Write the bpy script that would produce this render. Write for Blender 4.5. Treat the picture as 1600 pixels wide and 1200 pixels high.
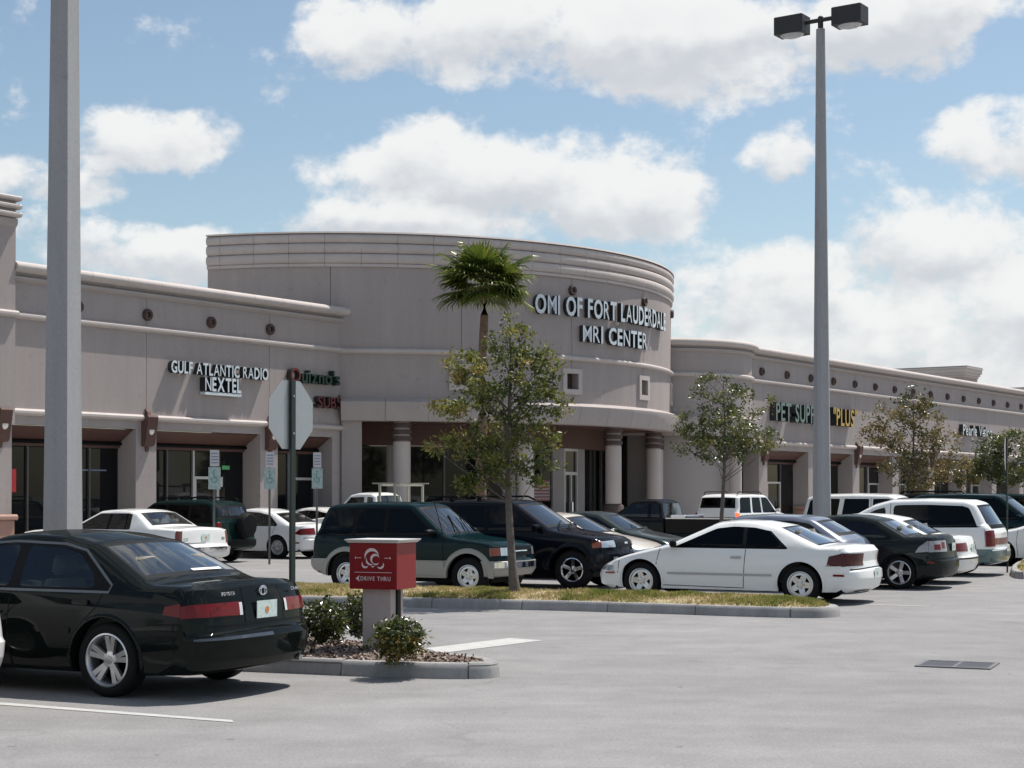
import bpy, bmesh, math, random
from math import sin, cos, pi, radians, sqrt, atan2
from mathutils import Vector, Matrix, noise as mnoise

for _o in list(bpy.data.objects):
    bpy.data.objects.remove(_o)
scene = bpy.context.scene
COL = scene.collection

# ------------------------------------------------------------------ camera
FPX, CAMH, HZ = 2600.0, 1.8, 772.0          # focal length in px of a 1600 px wide picture, eye height, horizon row
cam_d = bpy.data.cameras.new('camera')
cam_d.sensor_width = 36.0
cam_d.lens = 36.0 * FPX / 1600.0
PITCH = radians(0.8)
cam_d.shift_y = (HZ - 600.0 - FPX * math.tan(PITCH)) / 1600.0
cam_d.clip_start = 0.1
cam_d.clip_end = 6000.0
cam = bpy.data.objects.new('camera', cam_d)
cam.location = (0, 0, CAMH)
cam.rotation_euler = (pi / 2 + PITCH, 0, 0)
COL.objects.link(cam)
scene.camera = cam

# ------------------------------------------------------------------ sun, exposure
SUN_TO = Vector((0.40, 0.30, 1.0)).normalized()
sun_d = bpy.data.lights.new('sun', 'SUN')
sun_d.energy = 5.0
sun_d.angle = radians(0.53)
sun_d.color = (1.0, 0.955, 0.89)
sun = bpy.data.objects.new('sun', sun_d)
sun.rotation_euler = SUN_TO.to_track_quat('Z', 'Y').to_euler()
sun.location = (20, 20, 60)
COL.objects.link(sun)
scene.view_settings.view_transform = 'Standard'
scene.view_settings.look = 'None'
scene.view_settings.gamma = 1.0
scene.view_settings.use_curve_mapping = False
scene.view_settings.exposure = 0.20
scene.cycles.use_denoising = True
scene.cycles.max_bounces = 6
scene.cycles.diffuse_bounces = 3
scene.cycles.use_adaptive_sampling = True
scene.cycles.adaptive_threshold = .018
scene.cycles.transparent_max_bounces = 10
scene.cycles.sample_clamp_indirect = 6.0

# ------------------------------------------------------------------ world: sky with cumulus
world = bpy.data.worlds.new('World')
scene.world = world
world.use_nodes = True
WT = world.node_tree
WT.nodes.clear()

def pix_dir(u, v):
    return Vector(((u - 800) / FPX, 1.0, (HZ - v) / FPX)).normalized()

CLOUDS = [  # centre u, v, half width, half height (px of the photograph), weight
    (880, 40, 330, 95, 1.0), (560, 60, 110, 75, .9), (1110, 85, 270, 95, 1.0), (1430, 50, 150, 75, .9), (1300, 20, 300, 60, .8),
    (690, 255, 230, 75, 1.0), (880, 285, 205, 85, 1.0), (560, 330, 130, 40, .75), (1010, 330, 130, 60, .9), (620, 350, 200, 35, .9),
    (235, 215, 135, 65, .95), (60, 275, 150, 45, .9), (170, 385, 120, 40, .8), (290, 415, 110, 45, .9), (30, 350, 70, 40, .8),
    (1170, 440, 190, 90, 1.0), (1490, 390, 170, 95, 1.0), (1570, 235, 115, 70, .95), (1215, 245, 60, 40, .85), (1350, 520, 330, 75, .9),
    (1590, 500, 140, 80, .9), (1460, 585, 330, 62, .95)]

def mnode(nt, op, a=None, b=None, c=None):
    n = nt.nodes.new('ShaderNodeMath'); n.operation = op
    for i, x in enumerate((a, b, c)):
        if x is None: continue
        if isinstance(x, (int, float)): n.inputs[i].default_value = x
        else: nt.links.new(x, n.inputs[i])
    return n.outputs[0]

def vnode(nt, op, a=None, b=None):
    n = nt.nodes.new('ShaderNodeVectorMath'); n.operation = op
    for i, x in enumerate((a, b)):
        if x is None: continue
        if isinstance(x, (tuple, list, Vector)): n.inputs[i].default_value = tuple(x)
        else: nt.links.new(x, n.inputs[i])
    return n.outputs['Value'] if op in ('LENGTH', 'DOT_PRODUCT', 'DISTANCE') else n.outputs[0]

def maprange(nt, x, a, b, c=0.0, d=1.0, kind='SMOOTHSTEP'):
    n = nt.nodes.new('ShaderNodeMapRange'); n.interpolation_type = kind
    nt.links.new(x, n.inputs[0])
    for i, k in enumerate((a, b, c, d)): n.inputs[i + 1].default_value = k
    return n.outputs[0]

def cloud_group():
    g = bpy.data.node_groups.new('cloud_density', 'ShaderNodeTree')
    g.interface.new_socket('Vector', in_out='INPUT', socket_type='NodeSocketVector')
    g.interface.new_socket('Density', in_out='OUTPUT', socket_type='NodeSocketFloat')
    g.interface.new_socket('Shade', in_out='OUTPUT', socket_type='NodeSocketFloat')
    gi = g.nodes.new('NodeGroupInput'); go = g.nodes.new('NodeGroupOutput')
    v0 = gi.outputs[0]
    # ragged edges: push the direction about with a low noise first
    wn = g.nodes.new('ShaderNodeTexNoise'); wn.inputs['Scale'].default_value = 16.0; wn.inputs['Detail'].default_value = 3.0; wn.inputs['Roughness'].default_value = .55
    g.links.new(v0, wn.inputs['Vector'])
    off = vnode(g, 'SUBTRACT', wn.outputs['Color'], (.5, .5, .5))
    off = vnode(g, 'MULTIPLY', off, (.045, .045, .04))
    v = vnode(g, 'ADD', v0, off)
    acc = None; hgt = None
    for (u, vv, su, sv, w) in CLOUDS:
        c = pix_dir(u, vv)
        d = vnode(g, 'SUBTRACT', v, c)
        d = vnode(g, 'MULTIPLY', d, (FPX / su, FPX / su, FPX / sv))
        q = vnode(g, 'DOT_PRODUCT', d, d)
        b = mnode(g, 'MULTIPLY', mnode(g, 'MAXIMUM', mnode(g, 'SUBTRACT', 1.0, mnode(g, 'MULTIPLY', q, .78)), 0.0), w)
        hz_ = mnode(g, 'MULTIPLY', b, vnode(g, 'DOT_PRODUCT', d, (0, 0, 1)))
        hgt = hz_ if acc is None else mnode(g, 'ADD', hgt, hz_)
        acc = b if acc is None else mnode(g, 'ADD', mnode(g, 'MAXIMUM', acc, b), mnode(g, 'MULTIPLY', mnode(g, 'MINIMUM', acc, b), .35))
    lo = g.nodes.new('ShaderNodeTexNoise'); lo.inputs['Scale'].default_value = 5.0; lo.inputs['Detail'].default_value = 2.0
    g.links.new(vnode(g, 'MULTIPLY', v, (1, 1, 1.9)), lo.inputs['Vector'])
    bg = maprange(g, lo.outputs['Fac'], .48, .70, 0.0, 1.0)
    seen = maprange(g, vnode(g, 'DOT_PRODUCT', v0, pix_dir(800, 420)), .905, .945)
    base = mnode(g, 'ADD', mnode(g, 'MULTIPLY', acc, seen), mnode(g, 'MULTIPLY', bg, mnode(g, 'SUBTRACT', 1.0, seen)))
    hi = g.nodes.new('ShaderNodeTexNoise'); hi.inputs['Scale'].default_value = 21.0; hi.inputs['Detail'].default_value = 7.0; hi.inputs['Roughness'].default_value = .6
    g.links.new(vnode(g, 'MULTIPLY', v0, (1, 1, 1.35)), hi.inputs['Vector'])
    dens = mnode(g, 'ADD', base, mnode(g, 'MULTIPLY', mnode(g, 'SUBTRACT', hi.outputs['Fac'], .5), 2.9))
    g.links.new(dens, go.inputs[0])
    # lit tops, grey bases: how the billows change towards the sun, and how high in its own cloud a point sits
    h2 = g.nodes.new('ShaderNodeTexNoise'); h2.inputs['Scale'].default_value = 21.0; h2.inputs['Detail'].default_value = 3.0; h2.inputs['Roughness'].default_value = .6
    g.links.new(vnode(g, 'MULTIPLY', vnode(g, 'ADD', v0, (.008, 0.0, .020)), (1, 1, 1.35)), h2.inputs['Vector'])
    sh_ = mnode(g, 'ADD', mnode(g, 'MULTIPLY', mnode(g, 'SUBTRACT', hi.outputs['Fac'], h2.outputs['Fac']), 1.5), mnode(g, 'MULTIPLY', hgt, .9))
    g.links.new(sh_, go.inputs[1])
    return g

tc = WT.nodes.new('ShaderNodeTexCoord')
sky = WT.nodes.new('ShaderNodeTexSky'); sky.sky_type = 'NISHITA'; sky.sun_disc = False
sky.sun_elevation = math.asin(SUN_TO.z); sky.sun_rotation = atan2(SUN_TO.x, SUN_TO.y)
sky.altitude = 0.0; sky.air_density = 1.0; sky.dust_density = 1.0; sky.ozone_density = 1.2
grp = cloud_group()
g1 = WT.nodes.new('ShaderNodeGroup'); g1.node_tree = grp
WT.links.new(tc.outputs['Generated'], g1.inputs[0])
d1n = g1.outputs[0]
world.cycles.sampling_method = 'MANUAL'; world.cycles.sample_map_resolution = 256
alpha = maprange(WT, d1n, .16, .78)
shade = maprange(WT, g1.outputs[1], -.62, .32, 0.0, 1.0)
thick = maprange(WT, d1n, 1.0, 2.1, 1.0, .8)
bright = mnode(WT, 'MULTIPLY', shade, thick)
cr = WT.nodes.new('ShaderNodeMix'); cr.data_type = 'RGBA'
cr.inputs['A'].default_value = (6.5, 6.75, 7.15, 1); cr.inputs['B'].default_value = (9.3, 9.35, 9.3, 1)
WT.links.new(bright, cr.inputs['Factor'])
mx = WT.nodes.new('ShaderNodeMix'); mx.data_type = 'RGBA'
WT.links.new(mnode(WT, 'MULTIPLY', alpha, .96), mx.inputs['Factor'])
# deepen the clear sky a little: the photograph's blue
skm = WT.nodes.new('ShaderNodeMix'); skm.data_type = 'RGBA'; skm.blend_type = 'MULTIPLY'; skm.inputs['Factor'].default_value = 1.0
WT.links.new(sky.outputs[0], skm.inputs['A']); skm.inputs['B'].default_value = (1.30, 1.30, 1.22, 1)
WT.links.new(skm.outputs['Result'], mx.inputs['A']); WT.links.new(cr.outputs['Result'], mx.inputs['B'])
bgn = WT.nodes.new('ShaderNodeBackground'); bgn.inputs['Strength'].default_value = 0.085
WT.links.new(mx.outputs['Result'], bgn.inputs['Color'])
wo = WT.nodes.new('ShaderNodeOutputWorld'); WT.links.new(bgn.outputs[0], wo.inputs[0])

# ------------------------------------------------------------------ materials
MATS = {}
def mat(name, col=(.5, .5, .5), rough=.6, metal=0.0, spec=.5, coat=0.0, noise=0.0, nscale=8.0, bump=0.0, bscale=60.0, coatr=.03):
    if name in MATS: return MATS[name]
    m = bpy.data.materials.new(name); m.use_nodes = True
    nt = m.node_tree; b = nt.nodes['Principled BSDF']
    b.inputs['Base Color'].default_value = (*col, 1); b.inputs['Roughness'].default_value = rough
    b.inputs['Metallic'].default_value = metal; b.inputs['Specular IOR Level'].default_value = spec
    b.inputs['Coat Weight'].default_value = coat; b.inputs['Coat Roughness'].default_value = coatr
    if noise or bump:
        co = nt.nodes.new('ShaderNodeNewGeometry').outputs['Position']
        if noise:
            n = nt.nodes.new('ShaderNodeTexNoise'); n.inputs['Scale'].default_value = nscale; n.inputs['Detail'].default_value = 6; n.inputs['Roughness'].default_value = .62
            nt.links.new(co, n.inputs['Vector'])
            f = maprange(nt, n.outputs['Fac'], .25, .75, 1 - noise, 1 + noise, 'LINEAR')
            v = nt.nodes.new('ShaderNodeVectorMath'); v.operation = 'SCALE'; v.inputs[0].default_value = col
            nt.links.new(f, v.inputs['Scale']); nt.links.new(v.outputs[0], b.inputs['Base Color'])
        if bump:
            n = nt.nodes.new('ShaderNodeTexNoise'); n.inputs['Scale'].default_value = bscale; n.inputs['Detail'].default_value = 4
            nt.links.new(co, n.inputs['Vector'])
            bp = nt.nodes.new('ShaderNodeBump'); bp.inputs['Strength'].default_value = bump; bp.inputs['Distance'].default_value = .02
            nt.links.new(n.outputs['Fac'], bp.inputs['Height']); nt.links.new(bp.outputs[0], b.inputs['Normal'])
    MATS[name] = m
    return m

def asphalt_mat():
    m = bpy.data.materials.new('asphalt'); m.use_nodes = True
    nt = m.node_tree; b = nt.nodes['Principled BSDF']; L = nt.links.new
    pos = nt.nodes.new('ShaderNodeNewGeometry').outputs['Position']
    def nz(sc, det, rough, vec=None):
        n = nt.nodes.new('ShaderNodeTexNoise'); n.inputs['Scale'].default_value = sc; n.inputs['Detail'].default_value = det; n.inputs['Roughness'].default_value = rough
        L(vec or pos, n.inputs['Vector']); return n.outputs['Fac']
    big = maprange(nt, nz(.13, 3, .6), .3, .72, .90, 1.07)
    mid = maprange(nt, nz(1.4, 5, .7), .25, .75, .84, 1.14, 'LINEAR')
    # faint tyre-swept streaks running along the aisle
    mp = nt.nodes.new('ShaderNodeMapping'); mp.inputs['Rotation'].default_value = (0, 0, radians(22)); mp.inputs['Scale'].default_value = (.22, 1.1, 1)
    L(pos, mp.inputs['Vector'])
    st = maprange(nt, nz(1.0, 4, .65, mp.outputs[0]), .3, .7, .92, 1.06)
    fine = maprange(nt, nz(38, 4, .75), .25, .75, .70, 1.30, 'LINEAR')
    spk = maprange(nt, nz(190, 1, .5), .60, .74, 1.0, 1.5)
    # thin cracks: distance to cell edge of a warped voronoi, only here and there
    wv = nt.nodes.new('ShaderNodeTexNoise'); wv.inputs['Scale'].default_value = 1.2; wv.inputs['Detail'].default_value = 3
    L(pos, wv.inputs['Vector'])
    wpos = vnode(nt, 'ADD', pos, vnode(nt, 'MULTIPLY', vnode(nt, 'SUBTRACT', wv.outputs['Color'], (.5, .5, .5)), (1.6, 1.6, 0)))
    vo = nt.nodes.new('ShaderNodeTexVoronoi'); vo.feature = 'DISTANCE_TO_EDGE'; vo.inputs['Scale'].default_value = .16
    L(wpos, vo.inputs['Vector'])
    crk = maprange(nt, vo.outputs['Distance'], .001, .009, .88, 1.0)
    crw = maprange(nt, nz(.3, 2, .5), .46, .56, 0, 1)
    crk = mnode(nt, 'ADD', 1.0, mnode(nt, 'MULTIPLY', mnode(nt, 'SUBTRACT', crk, 1.0), crw))
    stn = mnode(nt, 'MULTIPLY', maprange(nt, nz(.8, 5, .6), .62, .80, 1.0, .74), maprange(nt, nz(5.5, 3, .5), .70, .76, 1.0, .62))
    # old oil drips: small round blots, in some cells only
    vd = nt.nodes.new('ShaderNodeTexVoronoi'); vd.inputs['Scale'].default_value = .55
    L(vnode(nt, 'ADD', pos, vnode(nt, 'MULTIPLY', vnode(nt, 'SUBTRACT', wv.outputs['Color'], (.5, .5, .5)), (.5, .5, 0))), vd.inputs['Vector'])
    sx_ = nt.nodes.new('ShaderNodeSeparateColor'); L(vd.outputs['Color'], sx_.inputs[0])
    drip = mnode(nt, 'MULTIPLY', maprange(nt, vd.outputs['Distance'], .03, .11, 1.0, 0.0), maprange(nt, sx_.outputs[0], .55, .85, 0.0, .55))
    drip = mnode(nt, 'SUBTRACT', 1.0, drip)
    f = big
    for k in (mid, st, fine, spk, crk, stn, drip): f = mnode(nt, 'MULTIPLY', f, k)
    v = nt.nodes.new('ShaderNodeVectorMath'); v.operation = 'SCALE'; v.inputs[0].default_value = (.226, .220, .218)
    L(f, v.inputs['Scale']); L(v.outputs[0], b.inputs['Base Color'])
    b.inputs['Roughness'].default_value = .88; b.inputs['Specular IOR Level'].default_value = .35
    bp = nt.nodes.new('ShaderNodeBump'); bp.inputs['Strength'].default_value = .35; bp.inputs['Distance'].default_value = .012
    L(nz(95, 3, .7), bp.inputs['Height']); L(bp.outputs[0], b.inputs['Normal'])
    return m

def concrete_mat(name, col, streak=.2):
    m = bpy.data.materials.new(name); m.use_nodes = True
    nt = m.node_tree; b = nt.nodes['Principled BSDF']; L = nt.links.new
    pos = nt.nodes.new('ShaderNodeNewGeometry').outputs['Position']
    def nz(sc, det, rough, vec=None):
        n = nt.nodes.new('ShaderNodeTexNoise'); n.inputs['Scale'].default_value = sc; n.inputs['Detail'].default_value = det; n.inputs['Roughness'].default_value = rough
        L(vec or pos, n.inputs['Vector']); return n.outputs['Fac']
    mp = nt.nodes.new('ShaderNodeMapping'); mp.inputs['Scale'].default_value = (2.6, 2.6, .28); L(pos, mp.inputs['Vector'])
    f = mnode(nt, 'MULTIPLY', maprange(nt, nz(1, 6, .65, mp.outputs[0]), .25, .75, 1 - streak, 1 + streak * .6, 'LINEAR'), maprange(nt, nz(26, 4, .6), .2, .8, .9, 1.1, 'LINEAR'))
    f = mnode(nt, 'MULTIPLY', f, maprange(nt, nz(3.1, 5, .6), .60, .80, 1.0, .78))
    v = nt.nodes.new('ShaderNodeVectorMath'); v.operation = 'SCALE'; v.inputs[0].default_value = col
    L(f, v.inputs['Scale']); L(v.outputs[0], b.inputs['Base Color'])
    b.inputs['Roughness'].default_value = .9; b.inputs['Specular IOR Level'].default_value = .3
    bp = nt.nodes.new('ShaderNodeBump'); bp.inputs['Strength'].default_value = .3; bp.inputs['Distance'].default_value = .01
    L(nz(120, 3, .6), bp.inputs['Height']); L(bp.outputs[0], b.inputs['Normal'])
    MATS[name] = m
    return m

def glass_mat(name, tint, refl=1.0):
    """thin sheet: tinted see-through plus mirror by angle"""
    m = bpy.data.materials.new(name); m.use_nodes = True
    nt = m.node_tree; nt.nodes.clear(); L = nt.links.new
    tr = nt.nodes.new('ShaderNodeBsdfTransparent'); tr.inputs[0].default_value = (*tint, 1)
    gl = nt.nodes.new('ShaderNodeBsdfGlossy'); gl.inputs['Roughness'].default_value = .015; gl.inputs[0].default_value = (.95, .97, 1, 1)
    fr = nt.nodes.new('ShaderNodeFresnel'); fr.inputs['IOR'].default_value = 1.58
    mixs = nt.nodes.new('ShaderNodeMixShader')
    f = mnode(nt, 'MULTIPLY', fr.outputs[0], 1.15 * refl)
    L(mnode(nt, 'MINIMUM', f, 1.0), mixs.inputs[0]); L(tr.outputs[0], mixs.inputs[1]); L(gl.outputs[0], mixs.inputs[2])
    o = nt.nodes.new('ShaderNodeOutputMaterial'); L(mixs.outputs[0], o.inputs[0])
    MATS[name] = m
    return m

def paint(name, col, metal=0.0, rough=.35):
    """car paint: coat over base, dusty low down is left to the eye"""
    return mat('paint_' + name, col, rough, metal, .3 if sum(col) > .3 else .0, .85 if sum(col) > .3 else .38)

def leaf_mat(name, cols, rough=.38, transl=.35):
    m = bpy.data.materials.new(name); m.use_nodes = True
    nt = m.node_tree; b = nt.nodes['Principled BSDF']; L = nt.links.new
    at = nt.nodes.new('ShaderNodeAttribute'); at.attribute_name = 'tone'
    r = nt.nodes.new('ShaderNodeValToRGB'); e = r.color_ramp.elements
    e[0].position = 0.0; e[0].color = (*cols[0], 1); e[1].position = 1.0; e[1].color = (*cols[-1], 1)
    for i, c in enumerate(cols[1:-1]):
        k = e.new((i + 1) / (len(cols) - 1)); k.color = (*c, 1)
    L(at.outputs['Fac'], r.inputs[0]); L(r.outputs[0], b.inputs['Base Color'])
    b.inputs['Roughness'].default_value = rough; b.inputs['Specular IOR Level'].default_value = .6
    tl = nt.nodes.new('ShaderNodeBsdfTranslucent'); L(r.outputs[0], tl.inputs[0])
    ms = nt.nodes.new('ShaderNodeMixShader'); ms.inputs[0].default_value = transl
    L(b.outputs[0], ms.inputs[1]); L(tl.outputs[0], ms.inputs[2]); L(ms.outputs[0], nt.nodes['Material Output'].inputs[0])
    MATS[name] = m
    return m

M_ASPH = asphalt_mat()
M_STUCCO = concrete_mat('stucco', (.368, .322, .308), .09)
M_TRIM = mat('cast_trim', (.49, .44, .415), .85, spec=.3, noise=.06, nscale=2.5, bump=.15, bscale=50)
M_FASCIA = mat('cast_fascia', (.385, .340, .325), .88, spec=.3, noise=.06, nscale=2.0)
M_CORN = mat('cornice_stone', (.49, .435, .41), .88, spec=.3, noise=.07, nscale=1.5)
M_BROWN = mat('brown_paint', (.105, .052, .042), .7, noise=.12, nscale=3)
M_PLINTH = mat('plinth_terracotta', (.36, .215, .17), .8, noise=.12, nscale=4)
M_PLDARK = mat('plinth_brown', (.085, .058, .052), .8, noise=.12, nscale=4)
M_BRONZE = mat('bronze_frame', (.10, .09, .085), .45, .3)
M_ALU = mat('pale_frame', (.50, .48, .47), .4, .3)
M_SHOPGLASS = mat('shop_glass', (.008, .009, .010), .03, spec=.32)
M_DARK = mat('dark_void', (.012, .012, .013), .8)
M_GREYWALL = mat('inner_wall', (.30, .27, .265), .9, noise=.08, nscale=2)
M_CONC = concrete_mat('kerb_concrete', (.30, .292, .288), .34)
M_POLE = concrete_mat('pole_concrete', (.34, .34, .35), .16)
M_WALK = concrete_mat('sidewalk_concrete', (.44, .42, .40), .12)
M_WHITE = mat('white_line', (.42, .415, .40), .8, noise=.18, nscale=6)
M_LETTER = mat('letter_face', (.62, .68, .72), .35)
M_LETSIDE = mat('letter_side', (.02, .022, .024), .4)
M_LGREEN = mat('letter_green', (.004, .028, .017), .35)
M_LRED = mat('letter_red', (.12, .008, .009), .35)
M_LYEL = mat('letter_yellow', (.50, .31, .045), .35)
M_LTEAL = mat('letter_teal', (.13, .19, .17), .35)
M_RED = mat('sign_red', (.21, .008, .010), .4, spec=.3)
M_SIGNW = mat('sign_white', (.78, .76, .74), .6)
M_CAPG = mat('sign_cap_grey', (.55, .54, .53), .5)
M_GALV = mat('galvanised_back', (.40, .42, .43), .42, .75, noise=.06, nscale=5)
M_POSTG = mat('post_green', (.008, .020, .015), .5)
M_LAMPBLK = mat('lamp_black', (.022, .021, .022), .55)
M_LENS = mat('lamp_lens', (.5, .52, .54), .12, spec=.8)
M_TYRE = mat('tyre_rubber', (.009, .009, .010), .8, spec=.2, noise=.15, nscale=14)
M_ALLOY = mat('alloy', (.60, .60, .61), .28, .85)
M_CHROME = mat('chrome', (.80, .80, .82), .08, 1.0)
M_HUBCAP = mat('hubcap_grey', (.42, .43, .45), .35, .6)
M_BLACK = mat('black_trim', (.006, .006, .007), .5, spec=.12)
M_RUB = mat('seal_black', (.010, .010, .011), .35)
M_SEAT = mat('seat_cloth', (.16, .15, .14), .95)
M_SEATL = mat('seat_tan', (.30, .27, .23), .95)
M_CABIN = mat('cabin_dark', (.035, .034, .034), .9)
M_TAIL = mat('tail_lens', (.14, .003, .004), .2, spec=.3, coat=.15)
M_TAILO = mat('tail_orange', (.40, .035, .008), .12, spec=.4, coat=.2)
M_AMBER = mat('amber_lens', (.26, .045, .008), .15, coat=.5)
M_HEAD = mat('head_lens', (.52, .55, .58), .06, .55, spec=.9, coat=1.0)
M_PLATE = mat('plate', (.56, .66, .62), .5, noise=.25, nscale=30)
M_PLATEO = mat('plate_orange', (.55, .22, .10), .5)
M_BRAKE = mat('brake_light', (.9, .05, .02), .3)
_n = M_BRAKE.node_tree.nodes['Principled BSDF']; _n.inputs['Emission Color'].default_value = (1, .10, .03, 1); _n.inputs['Emission Strength'].default_value = 2.2
G_CLEAR = glass_mat('glass_clear', (.60, .67, .64))
G_MID = glass_mat('glass_tint', (.20, .24, .23), .75)
G_DARK = glass_mat('glass_privacy', (.025, .028, .030), .3)

# ------------------------------------------------------------------ mesh helpers
def obj(name, verts, faces, m, parent=None, smooth=None, fm=None, edges=()):
    me = bpy.data.meshes.new(name)
    me.from_pydata([tuple(v) for v in verts], list(edges), faces)
    for mm in (m if isinstance(m, (list, tuple)) else [m]): me.materials.append(mm)
    if fm: me.polygons.foreach_set('material_index', fm)
    o = bpy.data.objects.new(name, me); COL.objects.link(o)
    if parent: o.parent = parent
    if smooth is not None:
        me.shade_smooth(); me.set_sharp_from_angle(angle=radians(smooth))
    me.update()
    return o

def share(name, me, parent=None, loc=None, rot=None):
    o = bpy.data.objects.new(name, me); COL.objects.link(o)
    if parent: o.parent = parent
    if loc is not None: o.location = loc
    if rot is not None: o.rotation_euler = rot
    return o

def thing(name, label, cat, loc=(0, 0, 0), rz=0.0, group=None):
    o = bpy.data.objects.new(name, None); COL.objects.link(o)
    o.empty_display_size = .3
    o.location = loc; o.rotation_euler = (0, 0, rz)
    return tag(o, label, cat, group)

def tag(o, label=None, cat=None, group=None, kind=None):
    if label: o['label'] = label
    if cat: o['category'] = cat
    if group: o['group'] = group
    if kind: o['kind'] = kind
    return o

class MB:
    def __init__(self): self.v = []; self.f = []; self.m = []
    def add(self, vs, fs, mi=0):
        n = len(self.v); self.v += [tuple(p) for p in vs]
        self.f += [tuple(i + n for i in f) for f in fs]; self.m += [mi] * len(fs); return self
    def box(self, a, b, mi=0):
        x0, y0, z0 = a; x1, y1, z1 = b
        v = [(x0, y0, z0), (x1, y0, z0), (x1, y1, z0), (x0, y1, z0), (x0, y0, z1), (x1, y0, z1), (x1, y1, z1), (x0, y1, z1)]
        return self.add(v, [(0, 3, 2, 1), (4, 5, 6, 7), (0, 1, 5, 4), (1, 2, 6, 5), (2, 3, 7, 6), (3, 0, 4, 7)], mi)
    def bbox(self, a, b, r=.01, mi=0):
        """box with chamfered vertical and top edges"""
        x0, y0, z0 = a; x1, y1, z1 = b
        def ring(z, k):
            return [(x0 + k + r, y0 + k, z), (x1 - k - r, y0 + k, z), (x1 - k, y0 + k + r, z), (x1 - k, y1 - k - r, z), (x1 - k - r, y1 - k, z), (x0 + k + r, y1 - k, z), (x0 + k, y1 - k - r, z), (x0 + k, y0 + k + r, z)]
        v = ring(z0, 0) + ring(z1 - r, 0) + ring(z1, r)
        f = [tuple(range(7, -1, -1)), tuple(range(16, 24))]
        for k in (0, 8):
            for i in range(8): f.append((k + i, k + (i + 1) % 8, k + 8 + (i + 1) % 8, k + 8 + i))
        return self.add(v, f, mi)
    def prism(self, poly, y0, y1, mi=0, axis='y'):
        """poly in (x,z) pushed from y0 to y1"""
        n = len(poly)
        mk = (lambda p, y: (p[0], y, p[1])) if axis == 'y' else ((lambda p, y: (y, p[0], p[1])) if axis == 'x' else (lambda p, y: (p[0], p[1], y)))
        v = [mk(p, y0) for p in poly] + [mk(p, y1) for p in poly]
        f = [tuple(range(n)), tuple(range(2 * n - 1, n - 1, -1))]
        for i in range(n): f.append((i, i + n, (i + 1) % n + n, (i + 1) % n))
        return self.add(v, f, mi)
    def tube(self, pts, rad, n=8, cap=True, mi=0):
        rings = []
        up0 = Vector((0, 0, 1))
        for i, p in enumerate(pts):
            p = Vector(p)
            a = Vector(pts[max(i - 1, 0)]); b = Vector(pts[min(i + 1, len(pts) - 1)])
            d = (b - a).normalized() if (b - a).length > 1e-9 else Vector((0, 0, 1))
            u = d.cross(up0)
            if u.length < 1e-3: u = d.cross(Vector((1, 0, 0)))
            u.normalize(); w = d.cross(u)
            r = rad[i] if isinstance(rad, (list, tuple)) else rad
            rings.append([p + u * (r * cos(2 * pi * k / n)) + w * (r * sin(2 * pi * k / n)) for k in range(n)])
        v = [q for r in rings for q in r]; f = []
        for i in range(len(rings) - 1):
            for k in range(n):
                f.append((i * n + k, i * n + (k + 1) % n, (i + 1) * n + (k + 1) % n, (i + 1) * n + k))
        if cap: f.append(tuple(range(n - 1, -1, -1))); f.append(tuple(range((len(rings) - 1) * n, len(rings) * n)))
        return self.add(v, f, mi)
    def lathe(self, prof, n=24, mi=0, c=(0, 0), a0=0.0, cap=True):
        """prof (r,z) about z"""
        v = []; f = []
        for (r, z) in prof:
            for k in range(n):
                a = a0 + 2 * pi * k / n; v.append((c[0] + r * cos(a), c[1] + r * sin(a), z))
        for i in range(len(prof) - 1):
            for k in range(n): f.append((i * n + k, i * n + (k + 1) % n, (i + 1) * n + (k + 1) % n, (i + 1) * n + k))
        if cap and prof[0][0] > 1e-4: f.append(tuple(range(n - 1, -1, -1)))
        if cap and prof[-1][0] > 1e-4: f.append(tuple(range((len(prof) - 1) * n, len(prof) * n)))
        return self.add(v, f, mi)
    def arc(self, prof, a0, a1, step=2.0, mi=0, closed=True):
        """closed profile (r,z) swept about z from a0 to a1 degrees"""
        k = max(1, int(math.ceil((a1 - a0) / step))); n = len(prof); v = []; f = []
        for j in range(k + 1):
            a = radians(a0 + (a1 - a0) * j / k)
            v += [(r * cos(a), r * sin(a), z) for (r, z) in prof]
        for j in range(k):
            for i in range(n if closed else n - 1):
                i2 = (i + 1) % n
                f.append((j * n + i, (j + 1) * n + i, (j + 1) * n + i2, j * n + i2))
        if closed: f.append(tuple(range(n))); f.append(tuple(range((k + 1) * n - 1, k * n - 1, -1)))
        return self.add(v, f, mi)
    def build(self, name, m, parent=None, smooth=None):
        o = obj(name, self.v, self.f, m, parent, smooth, self.m if isinstance(m, (list, tuple)) else None)
        return o

def fixn(o):
    bm = bmesh.new(); bm.from_mesh(o.data); bmesh.ops.recalc_face_normals(bm, faces=bm.faces); bm.to_mesh(o.data); bm.free(); return o

def roll(y0, z0, z1, out, n=7):
    """half-round bullnose bulging to -y between z0 and z1, as (y,z) points from top to bottom"""
    zc = (z0 + z1) / 2; h = (z1 - z0) / 2
    return [(y0 - out * cos(pi * (k / n - .5)), zc - h * sin(pi * (k / n - .5))) for k in range(n + 1)]

def gp(u, v, z=0.0):
    """a point of the ground (or of a level z) seen at pixel u,v of the photograph"""
    Y = (CAMH - z) * FPX / (v - HZ)
    return Vector(((u - 800) / FPX * Y, Y, z))

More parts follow.
